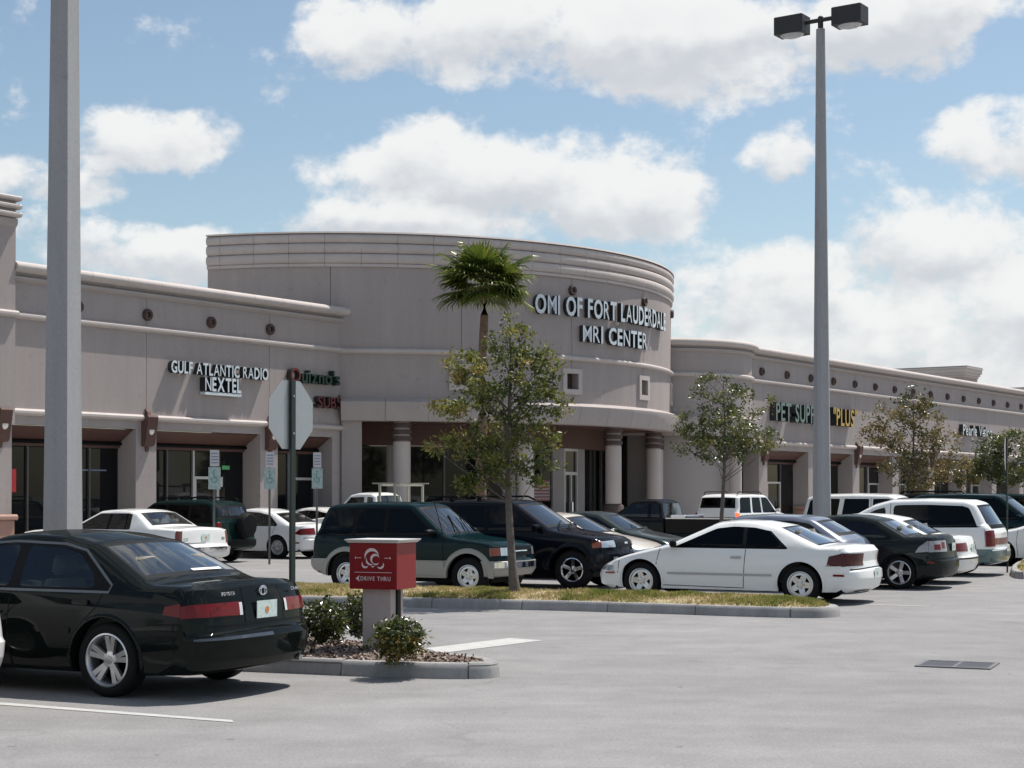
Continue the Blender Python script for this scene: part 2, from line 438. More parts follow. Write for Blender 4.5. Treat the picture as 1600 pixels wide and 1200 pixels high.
_glyph = {}
def glyph(ch, bold=.012):
    if (ch, bold) in _glyph: return _glyph[(ch, bold)]
    cu = bpy.data.curves.new('g', 'FONT'); cu.body = ch; cu.size = 1.0; cu.extrude = .5; cu.offset = min(bold, .005) if ch in 'MWNRAV' else bold; cu.resolution_u = 3
    ob = bpy.data.objects.new('g', cu); COL.objects.link(ob)
    dg = bpy.context.evaluated_depsgraph_get(); dg.update()
    me = ob.evaluated_get(dg).to_mesh()
    vs = [tuple(v.co) for v in me.vertices]; fs = [tuple(p.vertices) for p in me.polygons]; nz = [abs(p.normal.z) for p in me.polygons]
    bpy.data.objects.remove(ob); bpy.data.curves.remove(cu)
    x0 = min(v[0] for v in vs); x1 = max(v[0] for v in vs)
    _glyph[(ch, bold)] = (vs, fs, nz, x0, x1)
    return _glyph[(ch, bold)]

def letters(text, cap, width, depth, parent, mats, place, space=.36, gap=.10, name='letter', bold=.012):
    """each letter a mesh of its own: face and dark sides; place(x) -> (location, rz)"""
    k = cap / .735
    adv = []; x = 0.0
    for ch in text:
        if ch == ' ': x += space * k; continue
        vs, fs, nz, x0, x1 = glyph(ch, bold)
        adv.append((ch, x, (x1 - x0) * k)); x += (x1 - x0 + gap) * k
    tot = x - gap * k
    sx = width / tot
    for i, (ch, xs, w) in enumerate(adv):
        vs, fs, nz, x0, x1 = glyph(ch, bold)
        mm = mats[i] if isinstance(mats[0], (list, tuple)) else mats
        xc = (x0 + x1) / 2
        V = [((v[0] - xc) * k * sx, -(v[2] + .5) * depth, v[1] * k) for v in vs]
        loc, rz = place((xs + w / 2) * sx)
        o = obj(name, V, fs, list(mm), parent, None, [0 if q > .7 else 1 for q in nz])
        o.location = loc; o.rotation_euler = (0, 0, rz)

PHI = atan2(.822, .569)                      # the shop front runs this way
D1 = Vector((.569, .822, 0)); NOUT = Vector((.822, -.569, 0))
rng = random.Random(7)

# ================================================================== the ground
g = obj('parking_lot', [(-900, -300, 0), (900, -300, 0), (900, 2500, 0), (-900, 2500, 0)], [(0, 1, 2, 3)], M_ASPH)
tag(g, kind='structure')

def strip(name, pts, z=.004, m=None):
    o = obj(name, [(p[0], p[1], z) for p in pts], [tuple(range(len(pts)))], m or M_WHITE)
    return tag(fixn(o), kind='structure')

strip('stop_line', [gp(664, 1013), gp(690, 1020.5), gp(850, 1000.5), gp(797, 997)])
strip('parking_line', [gp(-60, 1092.5), gp(-60, 1096.5), gp(366, 1128.5), gp(364, 1125)])
for (u, v, ln) in ((1452, 947.5, 5.2), (1560, 921, 5.2), (1640, 903, 5.2), (330, 897, 5.0), (470, 893, 4.5)):
    p = gp(u, v); f = Vector((-cos(radians(27)), sin(radians(27)), 0)); q = Vector((f.y, -f.x, 0)) * .05
    strip('parking_line', [p - q, p + q, p + f * ln + q, p + f * ln - q])

# storm drain in the aisle
dr = thing('storm_drain', 'steel storm drain grate set in the bare asphalt aisle at right', 'drain', gp(1495, 1039), radians(-24))
b = MB()
for (a, c) in (((-.62, -.43, .003), (.62, -.36, .014)), ((-.62, .36, .003), (.62, .43, .014)), ((-.62, -.36, .003), (-.55, .36, .014)), ((.55, -.36, .003), (.62, .36, .014)), ((-.03, -.36, .003), (.03, .36, .013))):
    b.box(a, c)
b.build('frame', mat('drain_steel', (.14, .14, .145), .6, .4, noise=.2, nscale=12), dr)
obj('pit', [(-.6, -.42, .002), (.6, -.42, .002), (.6, .42, .002), (-.6, .42, .002)], [(0, 1, 2, 3)], M_DARK, dr)
dr.scale = (.62, .8, 1)
bar0 = None
for k in range(24):
    x = -.53 + (k % 12) * .0425 + (.58 if k >= 12 else 0)
    if bar0 is None:
        bar0 = MB().box((-.010, -.36, .003), (.010, .36, .011)).build('bar', mat('drain_bar', (.13, .135, .15), .55, .5), dr); bar0.location = (x, 0, 0)
    else: share('bar', bar0.data, dr, (x, 0, 0))

# ------------------------------------------------------------------ kerbed islands
def rpath(pts, step=.12, iters=2, closed=True):
    P = [Vector((p[0], p[1], 0)) for p in pts]
    for _ in range(iters):                       # corner cutting
        Q = []
        for i in range(len(P)):
            a, c = P[i], P[(i + 1) % len(P)]
            Q += [a.lerp(c, .25), a.lerp(c, .75)]
        P = Q
    out = []
    for i in range(len(P)):
        a, c = P[i], P[(i + 1) % len(P)]
        k = max(1, int((c - a).length / step))
        out += [a.lerp(c, j / k) for j in range(k)]
    return out

def kerb(name, pts, stone=1.38, h=.15, w=.17, m=None):
    path = rpath(pts); n = len(path)
    root = bpy.data.objects.new(name, None); COL.objects.link(root); tag(root, kind='structure')
    nor = []
    for i in range(n):
        d = (path[(i + 1) % n] - path[i - 1]).normalized(); nor.append(Vector((-d.y, d.x, 0)))
    cum = [0.0]
    for i in range(n): cum.append(cum[-1] + (path[(i + 1) % n] - path[i]).length)
    prof = [(0, 0), (.015, h * .55), (.028, h * .86), (.052, h), (w, h), (w, .0)]
    i0 = 0
    while i0 < n:
        i1 = i0 + 1
        while i1 < n and cum[i1] - cum[i0] < stone: i1 += 1
        jit = rng.uniform(-.006, .006)
        mb = MB(); idx = list(range(i0, min(i1, n) + 1)); V = []
        for q, j in enumerate(idx):
            p = path[j % n].copy(); nn = nor[j % n]
            if q == 0: p = p.lerp(path[(j + 1) % n], .06)
            if q == len(idx) - 1: p = p.lerp(path[(j - 1) % n], .06)
            for (o, z) in prof: V.append((p.x + nn.x * (o + jit), p.y + nn.y * (o + jit), z + (jit * .5 if z > .1 else 0)))
        k = len(prof); F = []
        for q in range(len(idx) - 1):
            for e in range(k): F.append((q * k + e, (q + 1) * k + e, (q + 1) * k + (e + 1) % k, q * k + (e + 1) % k))
        F += [tuple(range(k)), tuple(range(len(V) - 1, len(V) - k - 1, -1))]
        fixn(obj('kerb_stone', V, F, m or M_CONC, root, 35))
        i0 = i1
    # mortar strip under the joints
    V = []; F = []
    for i in range(n):
        for (o, z) in ((.02, .002), (.03, h - .02), (w - .01, h - .012)): V.append((path[i].x + nor[i].x * o, path[i].y + nor[i].y * o, z))
    for i in range(n):
        for e in range(2): F.append((i * 3 + e, ((i + 1) % n) * 3 + e, ((i + 1) % n) * 3 + e + 1, i * 3 + e + 1))
    obj('mortar', V, F, mat('mortar', (.16, .15, .14), .95), root)
    return path, nor

def inside(p, poly):
    c = False; j = len(poly) - 1
    for i in range(len(poly)):
        a, b_ = poly[i], poly[j]
        if (a[1] > p[1]) != (b_[1] > p[1]) and p[0] < (b_[0] - a[0]) * (p[1] - a[1]) / (b_[1] - a[1]) + a[0]: c = not c
        j = i
    return c

def segd(px, py, ring):
    best = 1e9
    for i in range(len(ring)):
        ax_, ay = ring[i - 1]; bx, by = ring[i]; dx, dy = bx - ax_, by - ay; l2 = dx * dx + dy * dy
        t = 0 if l2 < 1e-12 else max(0.0, min(1.0, ((px - ax_) * dx + (py - ay) * dy) / l2))
        q = (px - ax_ - t * dx) ** 2 + (py - ay - t * dy) ** 2
        if q < best: best = q
    return sqrt(best)

def mound(name, path, nor, w, h0, crown, m):
    """soil inside a kerb: rings shrinking to the middle line, crowned"""
    ring = [(path[i].x + nor[i].x * (w - .01), path[i].y + nor[i].y * (w - .01)) for i in range(0, len(path), 3)]
    c = Vector((sum(p[0] for p in ring) / len(ring), sum(p[1] for p in ring) / len(ring)))
    xs = [p[0] for p in ring]; ys = [p[1] for p in ring]
    st = .16; bm = bmesh.new()
    vs = [bm.verts.new((p[0], p[1], h0)) for p in ring]
    bm.faces.new(vs)
    x = min(xs) + st * .37
    while x < max(xs):
        bmesh.ops.bisect_plane(bm, geom=list(bm.verts) + list(bm.edges) + list(bm.faces), plane_co=(x, 0, 0), plane_no=(1, 0, 0), dist=1e-6); x += st
    y = min(ys) + st * .41
    while y < max(ys):
        bmesh.ops.bisect_plane(bm, geom=list(bm.verts) + list(bm.edges) + list(bm.faces), plane_co=(0, y, 0), plane_no=(0, 1, 0), dist=1e-6); y += st
    def zat(px, py):
        d = segd(px, py, ring)
        return h0 + crown * (1 - math.exp(-d / .45)) + .03 * min(1, d / .3) * mnoise.noise((px * 2.1, py * 2.1, 3.0))
    for v in bm.verts: v.co.z = zat(v.co.x, v.co.y)
    me = bpy.data.meshes.new(name); bmesh.ops.recalc_face_normals(bm, faces=bm.faces); bm.to_mesh(me); bm.free()
    me.materials.append(m); me.shade_smooth()
    o = bpy.data.objects.new(name, me); COL.objects.link(o); tag(o, kind='structure')
    return o, ring, zat

def soil_mat(name, c1, c2, sc):
    m = bpy.data.materials.new(name); m.use_nodes = True; nt = m.node_tree; b = nt.nodes['Principled BSDF']
    n = nt.nodes.new('ShaderNodeTexNoise'); n.inputs['Scale'].default_value = sc; n.inputs['Detail'].default_value = 8; n.inputs['Roughness'].default_value = .7
    nt.links.new(nt.nodes.new('ShaderNodeNewGeometry').outputs['Position'], n.inputs['Vector'])
    r = nt.nodes.new('ShaderNodeValToRGB'); r.color_ramp.elements[0].position = .35; r.color_ramp.elements[0].color = (*c1, 1); r.color_ramp.elements[1].position = .65; r.color_ramp.elements[1].color = (*c2, 1)
    nt.links.new(n.outputs['Fac'], r.inputs[0]); nt.links.new(r.outputs[0], b.inputs['Base Color']); b.inputs['Roughness'].default_value = .95
    bp = nt.nodes.new('ShaderNodeBump'); bp.inputs['Strength'].default_value = .8; bp.inputs['Distance'].default_value = .03
    nt.links.new(n.outputs['Fac'], bp.inputs['Height']); nt.links.new(bp.outputs[0], b.inputs['Normal'])
    return m
M_TURF = soil_mat('turf', (.24, .19, .09), (.42, .34, .21), 7)
M_MULCH = soil_mat('mulch', (.10, .065, .05), (.26, .19, .15), 16)

G_ISLE = [(-5.2, 28.2), (-4.9, 27.45), (-3.39, 26.9), (0, 26.0), (1.94, 25.2), (3.74, 24.3), (4.55, 24.1), (4.95, 24.7), (4.75, 25.5), (4.3, 25.95), (2.2, 26.95), (0, 27.85), (-3.9, 29.4), (-4.9, 29.2)]
pa, na = kerb('kerb', G_ISLE)
isle, ring1, zat1 = mound('grass_island', pa, na, .17, .145, .14, M_TURF)
M_ISLE = [(-9.5, 19.3), (-2.6, 16.86), (-1.38, 16.40), (-.62, 16.20), (-.10, 16.25), (-.12, 16.8), (-.72, 17.45), (-1.6, 18.7), (-3.2, 20.4), (-9.5, 22.6)]
pb, nb = kerb('kerb', M_ISLE, 1.3)
isle2, ring2, zat2 = mound('mulch_bed', pb, nb, .17, .14, .05, M_MULCH)
R_ISLE = [gp(1572, 906), gp(1640, 903), gp(1760, 903), gp(1760, 880), gp(1650, 876), gp(1584, 884)]
pc, nc = kerb('kerb', [(p.x, p.y) for p in R_ISLE])
isle3, ring3, zat3 = mound('grass_island', pc, nc, .17, .145, .08, M_TURF)

# ================================================================== shop building, left wing
ZB, ZL, ZBAND, ZTOP = 3.64, 3.87, 6.40, 7.90

COPE = [(.36, 7.56), (.36, 7.90)] + roll(-.06, 7.60, 7.90, .24) + [(-.02, 7.60), (-.02, 7.56)]
MOULD = [(0, 7.36), (0, 7.53), (-.05, 7.53), (-.13, 7.50), (-.13, 7.44), (-.06, 7.38)]
BAND = [(0, ZBAND), (0, ZBAND + .18)] + roll(-.01, ZBAND, ZBAND + .18, .12, 5)
LEDGE = [(0, ZL), (0, ZL + .18)] + roll(-.01, ZL, ZL + .18, .14, 5)

def run(name, prof, s0, s1, m, root):
    return fixn(MB().prism(prof, s0, s1, axis='x').build(name, m, root, 40))

def ring_mesh():
    b = MB(); n = 16
    for k in range(n):
        pass
    prof = [(.07, .0), (.07, .09), (.10, .12), (.14, .12), (.17, .08), (.17, .0)]
    V = []; F = []
    for k in range(n):
        a = 2 * pi * k / n
        V += [(r * cos(a), -z, r * sin(a)) for (r, z) in prof]
    q = len(prof)
    for k in range(n):
        for e in range(q - 1): F.append((k * q + e, ((k + 1) % n) * q + e, ((k + 1) % n) * q + e + 1, k * q + e + 1))
    b.add(V, F)
    return b
MEDAL = None
def medallion(root, loc, rz=0.0):
    global MEDAL
    if MEDAL is None:
        o = fixn(ring_mesh().build('medallion', mat('medallion_brown', (.075, .042, .034), .7, noise=.15, nscale=6), root, 50)); MEDAL = o.data; o.location = loc; o.rotation_euler = (0, 0, rz)
    else: share('medallion', MEDAL, root, loc, (0, 0, rz))

def sconce(world_loc, rz, label, group):
    t = thing('wall_lamp', label, 'wall lamp', world_loc, rz, group)
    global SC
    try: SC
    except NameError:
        b = MB().prism([(-.0, .42), (-.26, .42), (-.30, .36), (-.16, -.40), (-.10, -.46), (0, -.46)], -.19, .19, axis='x')
        c = MB().prism([(0, .42), (-.14, .42), (-.10, .52), (-.04, .60), (0, .60)], -.06, .06, axis='x').prism([(0, -.46), (-.07, -.46), (-.04, -.60), (0, -.62)], -.05, .05, axis='x')
        l = MB(); V = [(0, -.235, -.02)]; n = 14
        for (r, d) in ((.09, -.02), (.115, .01)):
            V += [(r * cos(2 * pi * k / n), -.215 + d - .0 + .0, -.02 + r * 1.15 * sin(2 * pi * k / n)) for k in range(n)]
        F = [(0, 1 + k, 1 + (k + 1) % n) for k in range(n)] + [(1 + k, 1 + n + k, 1 + n + (k + 1) % n, 1 + (k + 1) % n) for k in range(n)]
        l.add(V, F)
        SC = [fixn(b.build('body', M_BROWN, t, 40)).data, fixn(c.build('finial', M_BROWN, t)).data, fixn(l.build('lens', mat('lamp_milk', (.62, .58, .54), .3), t, 40)).data]
        return t
    for nm, me in zip(('body', 'finial', 'lens'), SC): share(nm, me, t)
    return t

def storefront(root, x0, x1, y, zt=3.10, mull=1.22, door=None, sill=.42, framem=None):
    fm = framem or M_BRONZE
    n = max(1, int(round((x1 - x0) / mull))); w = (x1 - x0) / n
    for k in range(n):
        a = x0 + k * w
        is_door = door is not None and k == door
        zs = .17 if is_door else sill
        tilt = rng.uniform(-.004, .004)
        obj('window_pane', [(a + .03, y + .03 + tilt, zs + .04), (a + w - .03, y + .03, zs + .04), (a + w - .03, y + .03 + tilt, zt - .03), (a + .03, y + .03, zt - .03)], [(0, 1, 2, 3)], M_SHOPGLASS, root)
        b = MB()
        if k: b.box((a - .03, y - .04, .16), (a + .03, y + .06, zt))
        b.box((a + .03, y - .035, zs - .0), (a + w - .03, y + .06, zs + .045))
        if is_door:
            b.box((a + .03, y - .045, 2.25), (a + w - .03, y + .06, 2.33)).box((a + .03, y - .045, .215), (a + .10, y + .02, 2.25)).box((a + w - .10, y - .045, .215), (a + w - .03, y + .02, 2.25)).box((a + w - .20, y - .10, 1.0), (a + w - .17, y - .06, 1.5))
        b.build('door_frame' if is_door else 'mullion', fm if not is_door else M_ALU, root)
    MB().box((x0, y - .02, .15), (x1, y + .08, sill - .003)).build('stall_riser', M_GREYWALL, root)

def wing(root, s0, s1, piers, cope_step, sconce_fn, name_end=None, doors=(), medal_from=0, pier_first=True, plinth=True):
    js = [s0] + [p for p in piers if s0 + .3 < p < s1 - .3] + [s1]
    for a, c in zip(js[:-1], js[1:]):                       # wall panels between the control joints
        MB().box((a + .008, 0, ZB + .0), (c - .008, .35, 7.555)).build('wall_panel', M_STUCCO, root)
    MB().box((s0 + .01, .02, ZB + .03), (s1 - .01, .33, 7.5)).build('joint_backing', mat('joint', (.19, .17, .165), .9), root)
    s = s0
    while s < s1 - .05:
        e = min(s + cope_step, s1)
        run('coping_stone', COPE, s + .004, e - .004, M_TRIM, root); s = e
    run('frieze_moulding', MOULD, s0, s1, M_FASCIA, root)
    run('string_course', BAND, s0, s1, M_TRIM, root)
    run('ledge', LEDGE, s0, s1, M_TRIM, root)
    for p in piers:
        MB().box((p - .39, .004, 0), (p + .39, .74, ZB + .002)).build('pier', M_STUCCO, root)
        if plinth:
            b = MB().bbox((p - .45, -.06, 0), (p + .45, .62, 1.12), .02)
            b.prism([(-.10, 1.12), (-.13, 1.16), (-.13, 1.22), (-.08, 1.27), (.66, 1.27), (.66, 1.12)], p - .50, p + .50, axis='x')
            fixn(b.build('plinth', M_PLINTH, root, 35))
    for k, (a, c) in enumerate(zip(piers[:-1], piers[1:])):
        x0, x1 = a + .39, c - .39
        run('soffit_panel', [(.30, ZB - .02), (.10, ZB - .02), (.68, 3.24), (.74, 3.24), (.74, ZB - .02)], x0, x1, M_BROWN, root)
        MB().tube([(x0, .60, 3.22), (x1, .60, 3.22)], .045, 8).build('awning_rod', M_BLACK, root, 40)
        MB().box((x0, .66, 3.10), (x1, .76, 3.22)).build('header', M_BROWN, root)
        storefront(root, x0, x1, .72, 3.10, door=(doors[k % len(doors)] if doors else None))
    # floor behind the glass, flat roof and the rest of the block
    MB().box((s0 + .05, .34, 7.0), (s1 - .05, 22, 7.15)).build('roof', mat('roof_felt', (.35, .34, .33), .9), root)
    MB().box((s0 + .05, 21.7, 0), (s1 - .05, 22, 7.5)).box((s0 + .05, .80, 0), (s0 + .35, 21.7, 7.5)).build('rear_wall', M_STUCCO, root)
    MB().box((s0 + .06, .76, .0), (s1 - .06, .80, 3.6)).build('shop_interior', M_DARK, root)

WL = Vector((-10.4, 47.3, 0))
lw = thing('shop_building', 'long left shop wing with grey stucco wall, piers and rounded coping', 'building', WL, PHI)
BAY = 5.07
wing(lw, -4.75, 8.72, [-BAY, 0, BAY, 8.43], 1.27, None, doors=(None, 2, 1))
for s in (-2.53, 0, 2.53, 5.07): medallion(lw, (s, 0, 6.90))
# downspout eye by the corner
MB().tube([(8.35, -.03, 5.02), (8.35, -.03, 4.90)], .035, 8).build('wall_spout', M_BROWN, lw)
LWM = Matrix.Translation(WL) @ Matrix.Rotation(PHI, 4, 'Z')
GRP_L = 'wall lamps on the shop piers'
for s, lab in ((-BAY, 'brown bracket wall lamp at the left edge of the picture'), (0, 'brown bracket wall lamp on pier left of the radio shop sign'), (BAY, 'brown bracket wall lamp partly behind the octagonal sign back')):
    sconce(LWM @ Vector((s, 0, 3.62)), PHI, lab, GRP_L)

# left tower
tw = thing('corner_tower', 'taller stucco tower block with three rolled cornice bands at far left', 'building', WL, PHI)
MB().box((-15, -.22, ZB - .02), (-4.76, 3.0, 8.98)).build('wall', M_STUCCO, tw)
for k in range(3):
    z0 = 8.99 + k * .21
    run('cornice_roll', [(3.2, z0), (3.2, z0 + .15)] + roll(-.30, z0, z0 + .15, .12, 5), -15.2, -4.70, M_TRIM, tw)
    MB().box((-14.8, -.26, z0 + .152), (-4.80, 2.9, z0 + .208)).build('cornice_neck', M_FASCIA, tw) if k < 2 else None
run('cornice_base', [(-.222, 8.75), (-.222, 8.96), (-.28, 8.96), (-.28, 8.83)], -15, -4.74, M_FASCIA, tw)
run('string_course', [(y - .222, z) for (y, z) in BAND], -15, -4.72, M_TRIM, tw)
run('ledge', [(y - .222, z) for (y, z) in LEDGE], -15, -5.5, M_TRIM, tw)

# poster and notices in the left shop windows
po = MB().box((-.30, 0, 0), (.30, .01, .62))
po = po.build('poster', mat('poster_red', (.62, .05, .06), .6, noise=.2, nscale=9))
po.location = LWM @ Vector((-4.28, .70, 1.85)); po.rotation_euler = (0, 0, PHI)
tag(po, 'red paper poster taped inside the leftmost shop window', 'poster')

for (s_, z_, w_, h_, col, lab) in ((3.55, 2.02, .22, .30, (.55, .55, .53), 'white paper notice on the glass behind the leftmost parking sign'), (3.9, 2.55, .16, .12, (.10, .42, .16), 'small green sticker high on the glass below the radio shop sign'), (-1.55, 2.45, .7, .04, (.18, .22, .30), 'thin blue strip light in the window right of the thick grey pole')):
    o = MB().box((-w_, 0, 0), (w_, .006, h_)).build('window_notice', mat('notice_%.2f' % s_, col, .6)); o.location = LWM @ Vector((s_, .70, z_)); o.rotation_euler = (0, 0, PHI)
    tag(o, lab, 'notice')
# signs on the left wing
def flat_place(M, s0, z, y=-.06, rz=PHI):
    return lambda x: ((s0 + x, y, z), 0.0)
sg = thing('wall_sign', 'white channel letter sign with two rows above the left shop windows', 'sign', WL, PHI)
LM = (M_LETTER, M_LETSIDE)
letters('GULF ATLANTIC RADIO', .36, 4.05, .16, sg, LM, flat_place(None, .78, 5.31, -.03), bold=.024)
letters('NEXTEL', .42, 1.50, .22, sg, LM, flat_place(None, 2.08, 4.85, -.03), bold=.026)
MB().box((2.08, -.24, 4.73), (3.60, -.03, 4.81)).build('underline_bar', M_LETTER, sg)
sg = thing('wall_sign', 'green cursive style shop sign with red word beneath, beside the curved wall', 'sign', WL, PHI)
letters("Quizno's", .46, 2.36, .20, sg, [(M_LRED, M_LETSIDE)] + [(M_LGREEN, M_LGREEN)] * 7, flat_place(None, 5.80, 5.32, -.03))
letters('SUBS', .38, 1.12, .20, sg, (M_LRED, M_LETSIDE), flat_place(None, 7.10, 4.57, -.03))

# ================================================================== rotunda
RC = Vector((-5.9, 66.4, 0)); RR = 12.2
ro = thing('rotunda_building', 'tall curved rotunda with banded cornice, small square windows and columns', 'building', RC)
A0, A1 = -110.0, 42.0
JO = [A0, -90.1, -69.7, -49.3, -28.9, -8.5, 11.9, A1]
WIN = [-69.7, -49.3, -28.9, -8.5, 11.9]
hw_ = math.degrees(.27 / RR)
for a, c in zip(JO[:-1], JO[1:]):
    b = MB(); e = .045
    aw = a + (hw_ if a in WIN else e); cw = c - (hw_ if c in WIN else e)
    b.arc([(RR, 4.80), (RR, 5.40), (RR - .4, 5.40), (RR - .4, 4.80)], a + e, c - e)
    b.arc([(RR, 5.401), (RR, 5.939), (RR - .4, 5.939), (RR - .4, 5.401)], aw, cw)
    b.arc([(RR, 5.94), (RR, 9.22), (RR - .4, 9.22), (RR - .4, 5.94)], a + e, c - e)
    fixn(b.build('wall_panel', M_STUCCO, ro, 30))
fixn(MB().arc([(RR - .03, 4.85), (RR - .03, 5.38), (RR - .3, 5.38), (RR - .3, 4.85)], A0 + .1, A1 - .1).arc([(RR - .03, 5.96), (RR - .03, 9.2), (RR - .3, 9.2), (RR - .3, 5.96)], A0 + .1, A1 - .1).build('joint_backing', mat('joint', (.2, .2, .2)), ro, 30))
for w in WIN:
    q = math.degrees(.44 / RR); i = math.degrees(.27 / RR)
    b = MB()
    P = lambda z0, z1, o=.07: [(RR + o, z0), (RR + o, z1), (RR - .02, z1), (RR - .02, z0)]
    b.arc(P(5.94, 6.10), w - q, w + q).arc(P(5.22, 5.40), w - q, w + q).arc(P(5.401, 5.939), w - q, w - i).arc(P(5.401, 5.939), w + i, w + q)
    f = fixn(b.build('window', M_TRIM, ro))
    fixn(MB().arc([(RR - .28, 5.36), (RR - .28, 5.98), (RR - .34, 5.98), (RR - .34, 5.36)], w - i * 1.1, w + i * 1.1).build('pane', mat('niche_back', (.075, .045, .036), .5, noise=.5, nscale=9), f))
# cornice: three rolled courses in stones, a plain base course
ang = A0; k = 0
CS = 5.55
def course(z0, z1, out):
    return [(RR - .5, z0), (RR - .5, z1)] + [(RR + .02 - y, z) for (y, z) in roll(0, z0, z1, out, 5)]
first = True
while ang < A1 - .5:
    e = min(ang + (2.4 if first else CS), A1); first = False
    fixn(MB().arc([(RR - .5, 9.22), (RR - .5, 9.32), (RR + .06, 9.32), (RR + .06, 9.22)], ang + .025, e - .025).build('cornice_stone', M_CORN, ro, 30))
    for (za_, zb2) in ((9.325, 9.655), (9.66, 9.99), (9.995, 10.30)):
        fixn(MB().arc(course(za_, zb2, .10), ang + .025, e - .025).build('cornice_stone', M_CORN, ro, 40))
    ang = e
fixn(MB().arc([(RR - .52, 10.305), (RR - .52, 10.36), (RR + .10, 10.36), (RR + .13, 10.305)], A0, A1).build('cap', M_TRIM, ro, 30))
fixn(MB().arc([(RR + .001, ZBAND - .02)] + [(RR + .005 - y, z) for (y, z) in roll(0, ZBAND - .02, ZBAND + .16, .13, 5)][::-1] + [(RR + .001, ZBAND + .16)], A0 + 20, A1).build('string_course', M_TRIM, ro, 40))
FASC = [(RR - .45, 4.19), (RR - .45, 4.79), (RR + .002, 4.79), (RR + .002, 4.93), (RR + .10, 4.90), (RR + .36, 4.80), (RR + .36, 4.70), (RR + .20, 4.19)]
a = -88.4
while a < A1 - .3:
    e = min(a + 6.6, A1)
    fixn(MB().arc(FASC, a + .03, e - .03).build('fascia_panel', M_FASCIA, ro, 30)); a = e
# roof, soffit, inside shop front on a smaller ring
fixn(MB().arc([(.05, 9.8), (.05, 9.9), (RR - .45, 9.9), (RR - .45, 9.8)], A0 + .3, A1 - .3).build('roof', mat('roof_felt'), ro))
fixn(MB().arc([(8.6, 4.20), (8.6, 4.26), (RR - .46, 4.26), (RR - .46, 4.20)], -88, A1).build('soffit', M_BROWN, ro))
RI = 9.5
fixn(MB().arc([(RI - .3, 3.48), (RI - .3, 4.198), (RI + .12, 4.198), (RI + .12, 3.48)], -92, A1).build('inner_header', M_BROWN, ro, 30))
M_RIN = mat('rotunda_inner', (.20, .175, .17), .9)
def inner(a, c, kind):
    if kind == 'wall':
        fixn(MB().arc([(RI - .25, .15), (RI - .25, 3.478), (RI, 3.478), (RI, .15)], a, c).build('inner_wall', M_GREYWALL, ro, 30))
    else:
        fixn(MB().arc([(RI - .08, .42), (RI - .08, 3.44), (RI - .06, 3.44), (RI - .06, .42)], a + .2, c - .2, 40).build('window_pane', M_SHOPGLASS, ro))
        b = MB().arc([(RI - .1, .15), (RI - .1, 3.478), (RI - .0, 3.478), (RI - .0, .15)], a - .18, a + .18)
        b.arc([(RI - .1, .15), (RI - .1, .42), (RI - .01, .42), (RI - .01, .15)], a + .18, c - .18, 40)
        fixn(b.build('mullion', M_ALU if kind == 'p' else M_BRONZE, ro))
seq = [(-92, -86, 'd'), (-86, -80, 'd'), (-80, -76, 'wall'), (-76, -68, 'p'), (-68, -60, 'd'), (-60, -54, 'p'), (-54, -50.5, 'wall'), (-50.5, -43, 'd'), (-43, -39, 'd'), (-39, -34.6, 'wall'), (-28.6, -25, 'wall'), (-25, -20.5, 'p'), (-20.5, -17, 'd'), (-17, -5, 'd'), (-5, 8, 'd'), (8, 24, 'wall'), (24, 42, 'wall')]
for (a, c, kd) in seq: inner(a, c, kd)
# entrance door
a, c = -34.6, -28.6
fixn(MB().arc([(RI - .09, .2), (RI - .09, 3.44), (RI - .07, 3.44), (RI - .07, .2)], a + .2, c - .2, 40).build('door_glass', M_SHOPGLASS, ro))
b = MB()
for q in (a + .25, (a + c) / 2, c - .25): b.arc([(RI - .1, .15), (RI - .1, 2.5), (RI, 2.5), (RI, .15)], q - .22, q + .22)
b.arc([(RI - .1, 2.5), (RI - .1, 2.62), (RI, 2.62), (RI, 2.5)], a, c).arc([(RI - .1, 3.38), (RI - .1, 3.478), (RI, 3.478), (RI, 3.38)], a, c).arc([(RI - .1, 2.62), (RI - .1, 3.38), (RI, 3.38), (RI, 2.62)], a, a + .4).arc([(RI - .1, 2.62), (RI - .1, 3.38), (RI, 3.38), (RI, 2.62)], c - .4, c)
dfr = fixn(b.build('door', M_ALU, ro))
fixn(MB().arc([(RI + .03, 1.15), (RI + .03, 1.5), (RI + .06, 1.5), (RI + .06, 1.15)], -31.9, -31.3).build('handle', M_CHROME, dfr))
# columns
CR = 11.62
def column(a, parent, c=None, r=.29):
    x, y = (CR * cos(radians(a)), CR * sin(radians(a))) if c is None else c
    o = fixn(MB().lathe([(r, 1.45), (r, 3.52)], 28, c=(x, y)).build('column', M_CORN, parent, 40))
    fixn(MB().lathe([(r - .02, 3.522), (r - .02, 4.188)], 28, c=(x, y)).build('neck', M_FASCIA, o, 40))
    for k in range(3): fixn(MB().lathe([(r - .018, 3.56 + k * .215), (r + .04, 3.57 + k * .215), (r + .04, 3.70 + k * .215), (r - .018, 3.71 + k * .215)], 28, c=(x, y)).build('neck_ring', M_PLDARK, o, 40))
    fixn(MB().lathe([(r + .085, 0.0), (r + .085, 1.36), (r + .06, 1.40), (r + .01, 1.452)], 28, c=(x, y)).build('base', M_PLDARK, o, 40))
for a in (-78.8, -56.8, -34.8, -12.6, 9.6): column(a, ro)
b = MB(); b.arc([(RR - .72, 0), (RR - .72, 4.188), (RR + .03, 4.188), (RR + .03, 0)], -88.35, -85.3); fixn(b.build('pier', M_STUCCO, ro))
b = MB(); b.arc([(RI, .1), (RI, 4.19), (RR - .73, 4.19), (RR - .73, .1)], -88.3, -87.4); fixn(b.build('end_wall', M_GREYWALL, ro))
